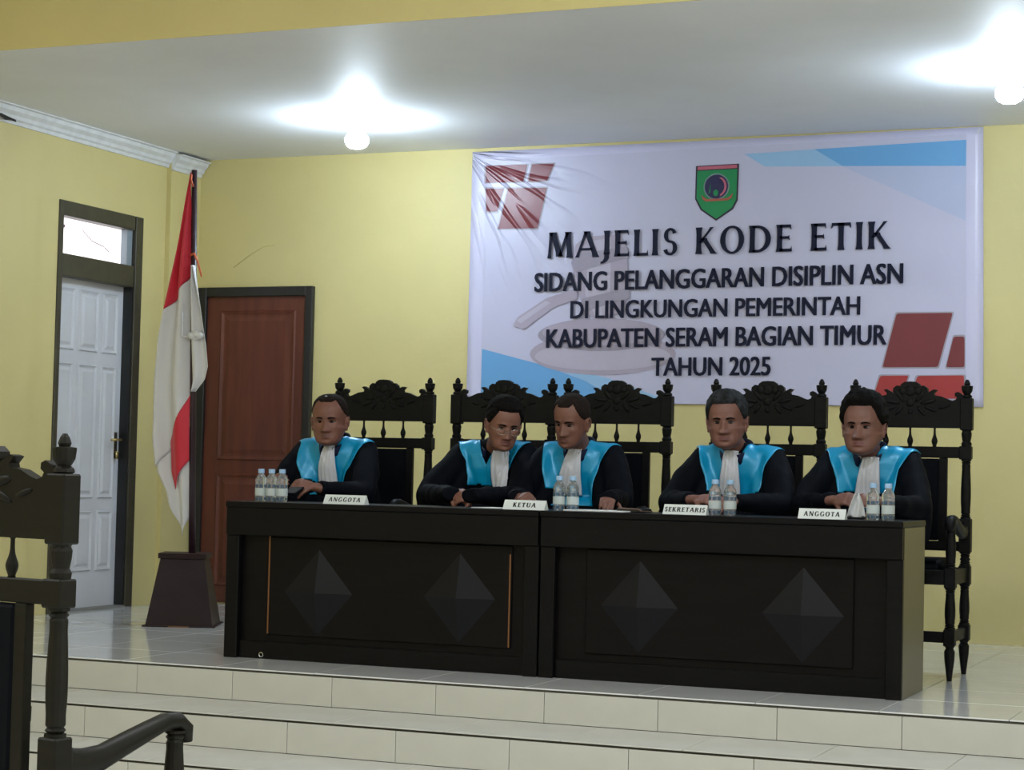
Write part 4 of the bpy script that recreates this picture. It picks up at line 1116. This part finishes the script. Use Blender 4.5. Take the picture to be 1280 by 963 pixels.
bl = [(.085, .2, 'water bottle, left of the three beside the leftmost man'),
      (.145, .2, 'water bottle, middle of the three beside the leftmost man'),
      (.205, .2, 'water bottle, right of the three beside the leftmost man'),
      (1.70, .18, 'left water bottle of the pair right of the KETUA card'), (1.766, .185, 'right water bottle of the pair right of the KETUA card'),
      (2.462, .18, 'left water bottle of the pair right of the SEKRETARIS card'), (2.532, .185, 'right water bottle of the pair right of the SEKRETARIS card'),
      (3.197, .14, 'left water bottle of the pair by the right desk end'), (3.263, .145, 'right water bottle of the pair by the right desk end')]
b0 = make_bottle()
for i, (x, y, l) in enumerate(bl):
    b = b0 if i == 0 else copy_tree(b0)
    b.location = (x, y, ZT); b.rotation_euler = (0, 0, .4*i); b['label'] = l; b['group'] = 'small water bottles on the desks'
    b.scale = (1.0, 1.0, .97)
def slab(name, cx, cy, cz, sx, sy, sz, m, label, cat, rz=0, rx=0):
    o = mobj(name, B(-sx/2, sx/2, -sy/2, sy/2, 0, sz, min(sz, .01)*.3), m); o.location = (cx, cy, cz); o.rotation_euler = (rx, 0, rz); return tag(o, label, cat)
slab('phone', .150, .42, .822, .07, .13, .009, phone_m, 'dark phone held by the near-bald man at far left', 'phone', .1, .25)
slab('phone', 3.06, .24, ZT, .15, .075, .009, phone_m, 'black phone lying flat below the white tissue', 'phone', .15)
slab('paper_sheet', 1.90, .2, ZT, .30, .21, .007, paper, 'white paper stack right of the bottles at the KETUA card', 'paper', .05)
slab('paper_sheet', 1.36, .22, ZT, .16, .2, .004, paper, 'white paper left of the KETUA card under dark sleeves', 'paper', -.1)
o = mobj('folder', B(-.06, .06, -.08, .08, 0, .018, .004), leather); o.location = (2.04, .28, ZT); tag(o, 'black folder with tan edge at the short-haired man\'s right sleeve', 'folder')
bm = bmesh.new(); tube(bm, [(-.05, -.082, .020), (.05, -.083, .016), (.0615, -.081, .008), (.0615, .07, .003)], .003, n=6); e = mobj('folder_edge', bm, tan_e, o); e['label'] = 'tan edge'
# white tissue held by the man at the right end
bm = bmesh.new(); g = []
for j in range(13):
    row = []
    for i in range(11):
        s, t_ = i/10, j/12; wd = .007+.036*t_**.7
        row.append(bm.verts.new((wd*(s-.5)*2, -.012*math.sin(s*PI*3+t_*3)-.01*t_, .10*(1-t_)*(1+.15*math.sin(s*7))+.006*math.sin(s*9)*t_)))
    g.append(row)
for j in range(12):
    for i in range(10): bm.faces.new((g[j][i], g[j][i+1], g[j+1][i+1], g[j+1][i]))
o = mobj('tissue', bm, paper, None, True); o.location = (3.072, .375, .775); tag(o, 'crumpled white tissue hanging from the hands of the man at the right end', 'tissue')
md = o.modifiers.new('t', 'SOLIDIFY'); md.thickness = .0015
# rounded stand-in for something brown and unidentified in the lower right foreground
fc = thing('brown_shape', 'unidentified brown rounded shape just entering the lower right corner of the picture', 'chair', (5.06, -4.55, ZH))
bm = bmesh.new(); lathe(bm, [(0, .02), (.4, .02), (.42, .045), (.70, .05), (.735, .035), (.75, .012)], 0, 0, 18); mobj('rounded_post', bm, mat('orange_brown', (.17, .075, .02), .4), fc, True)
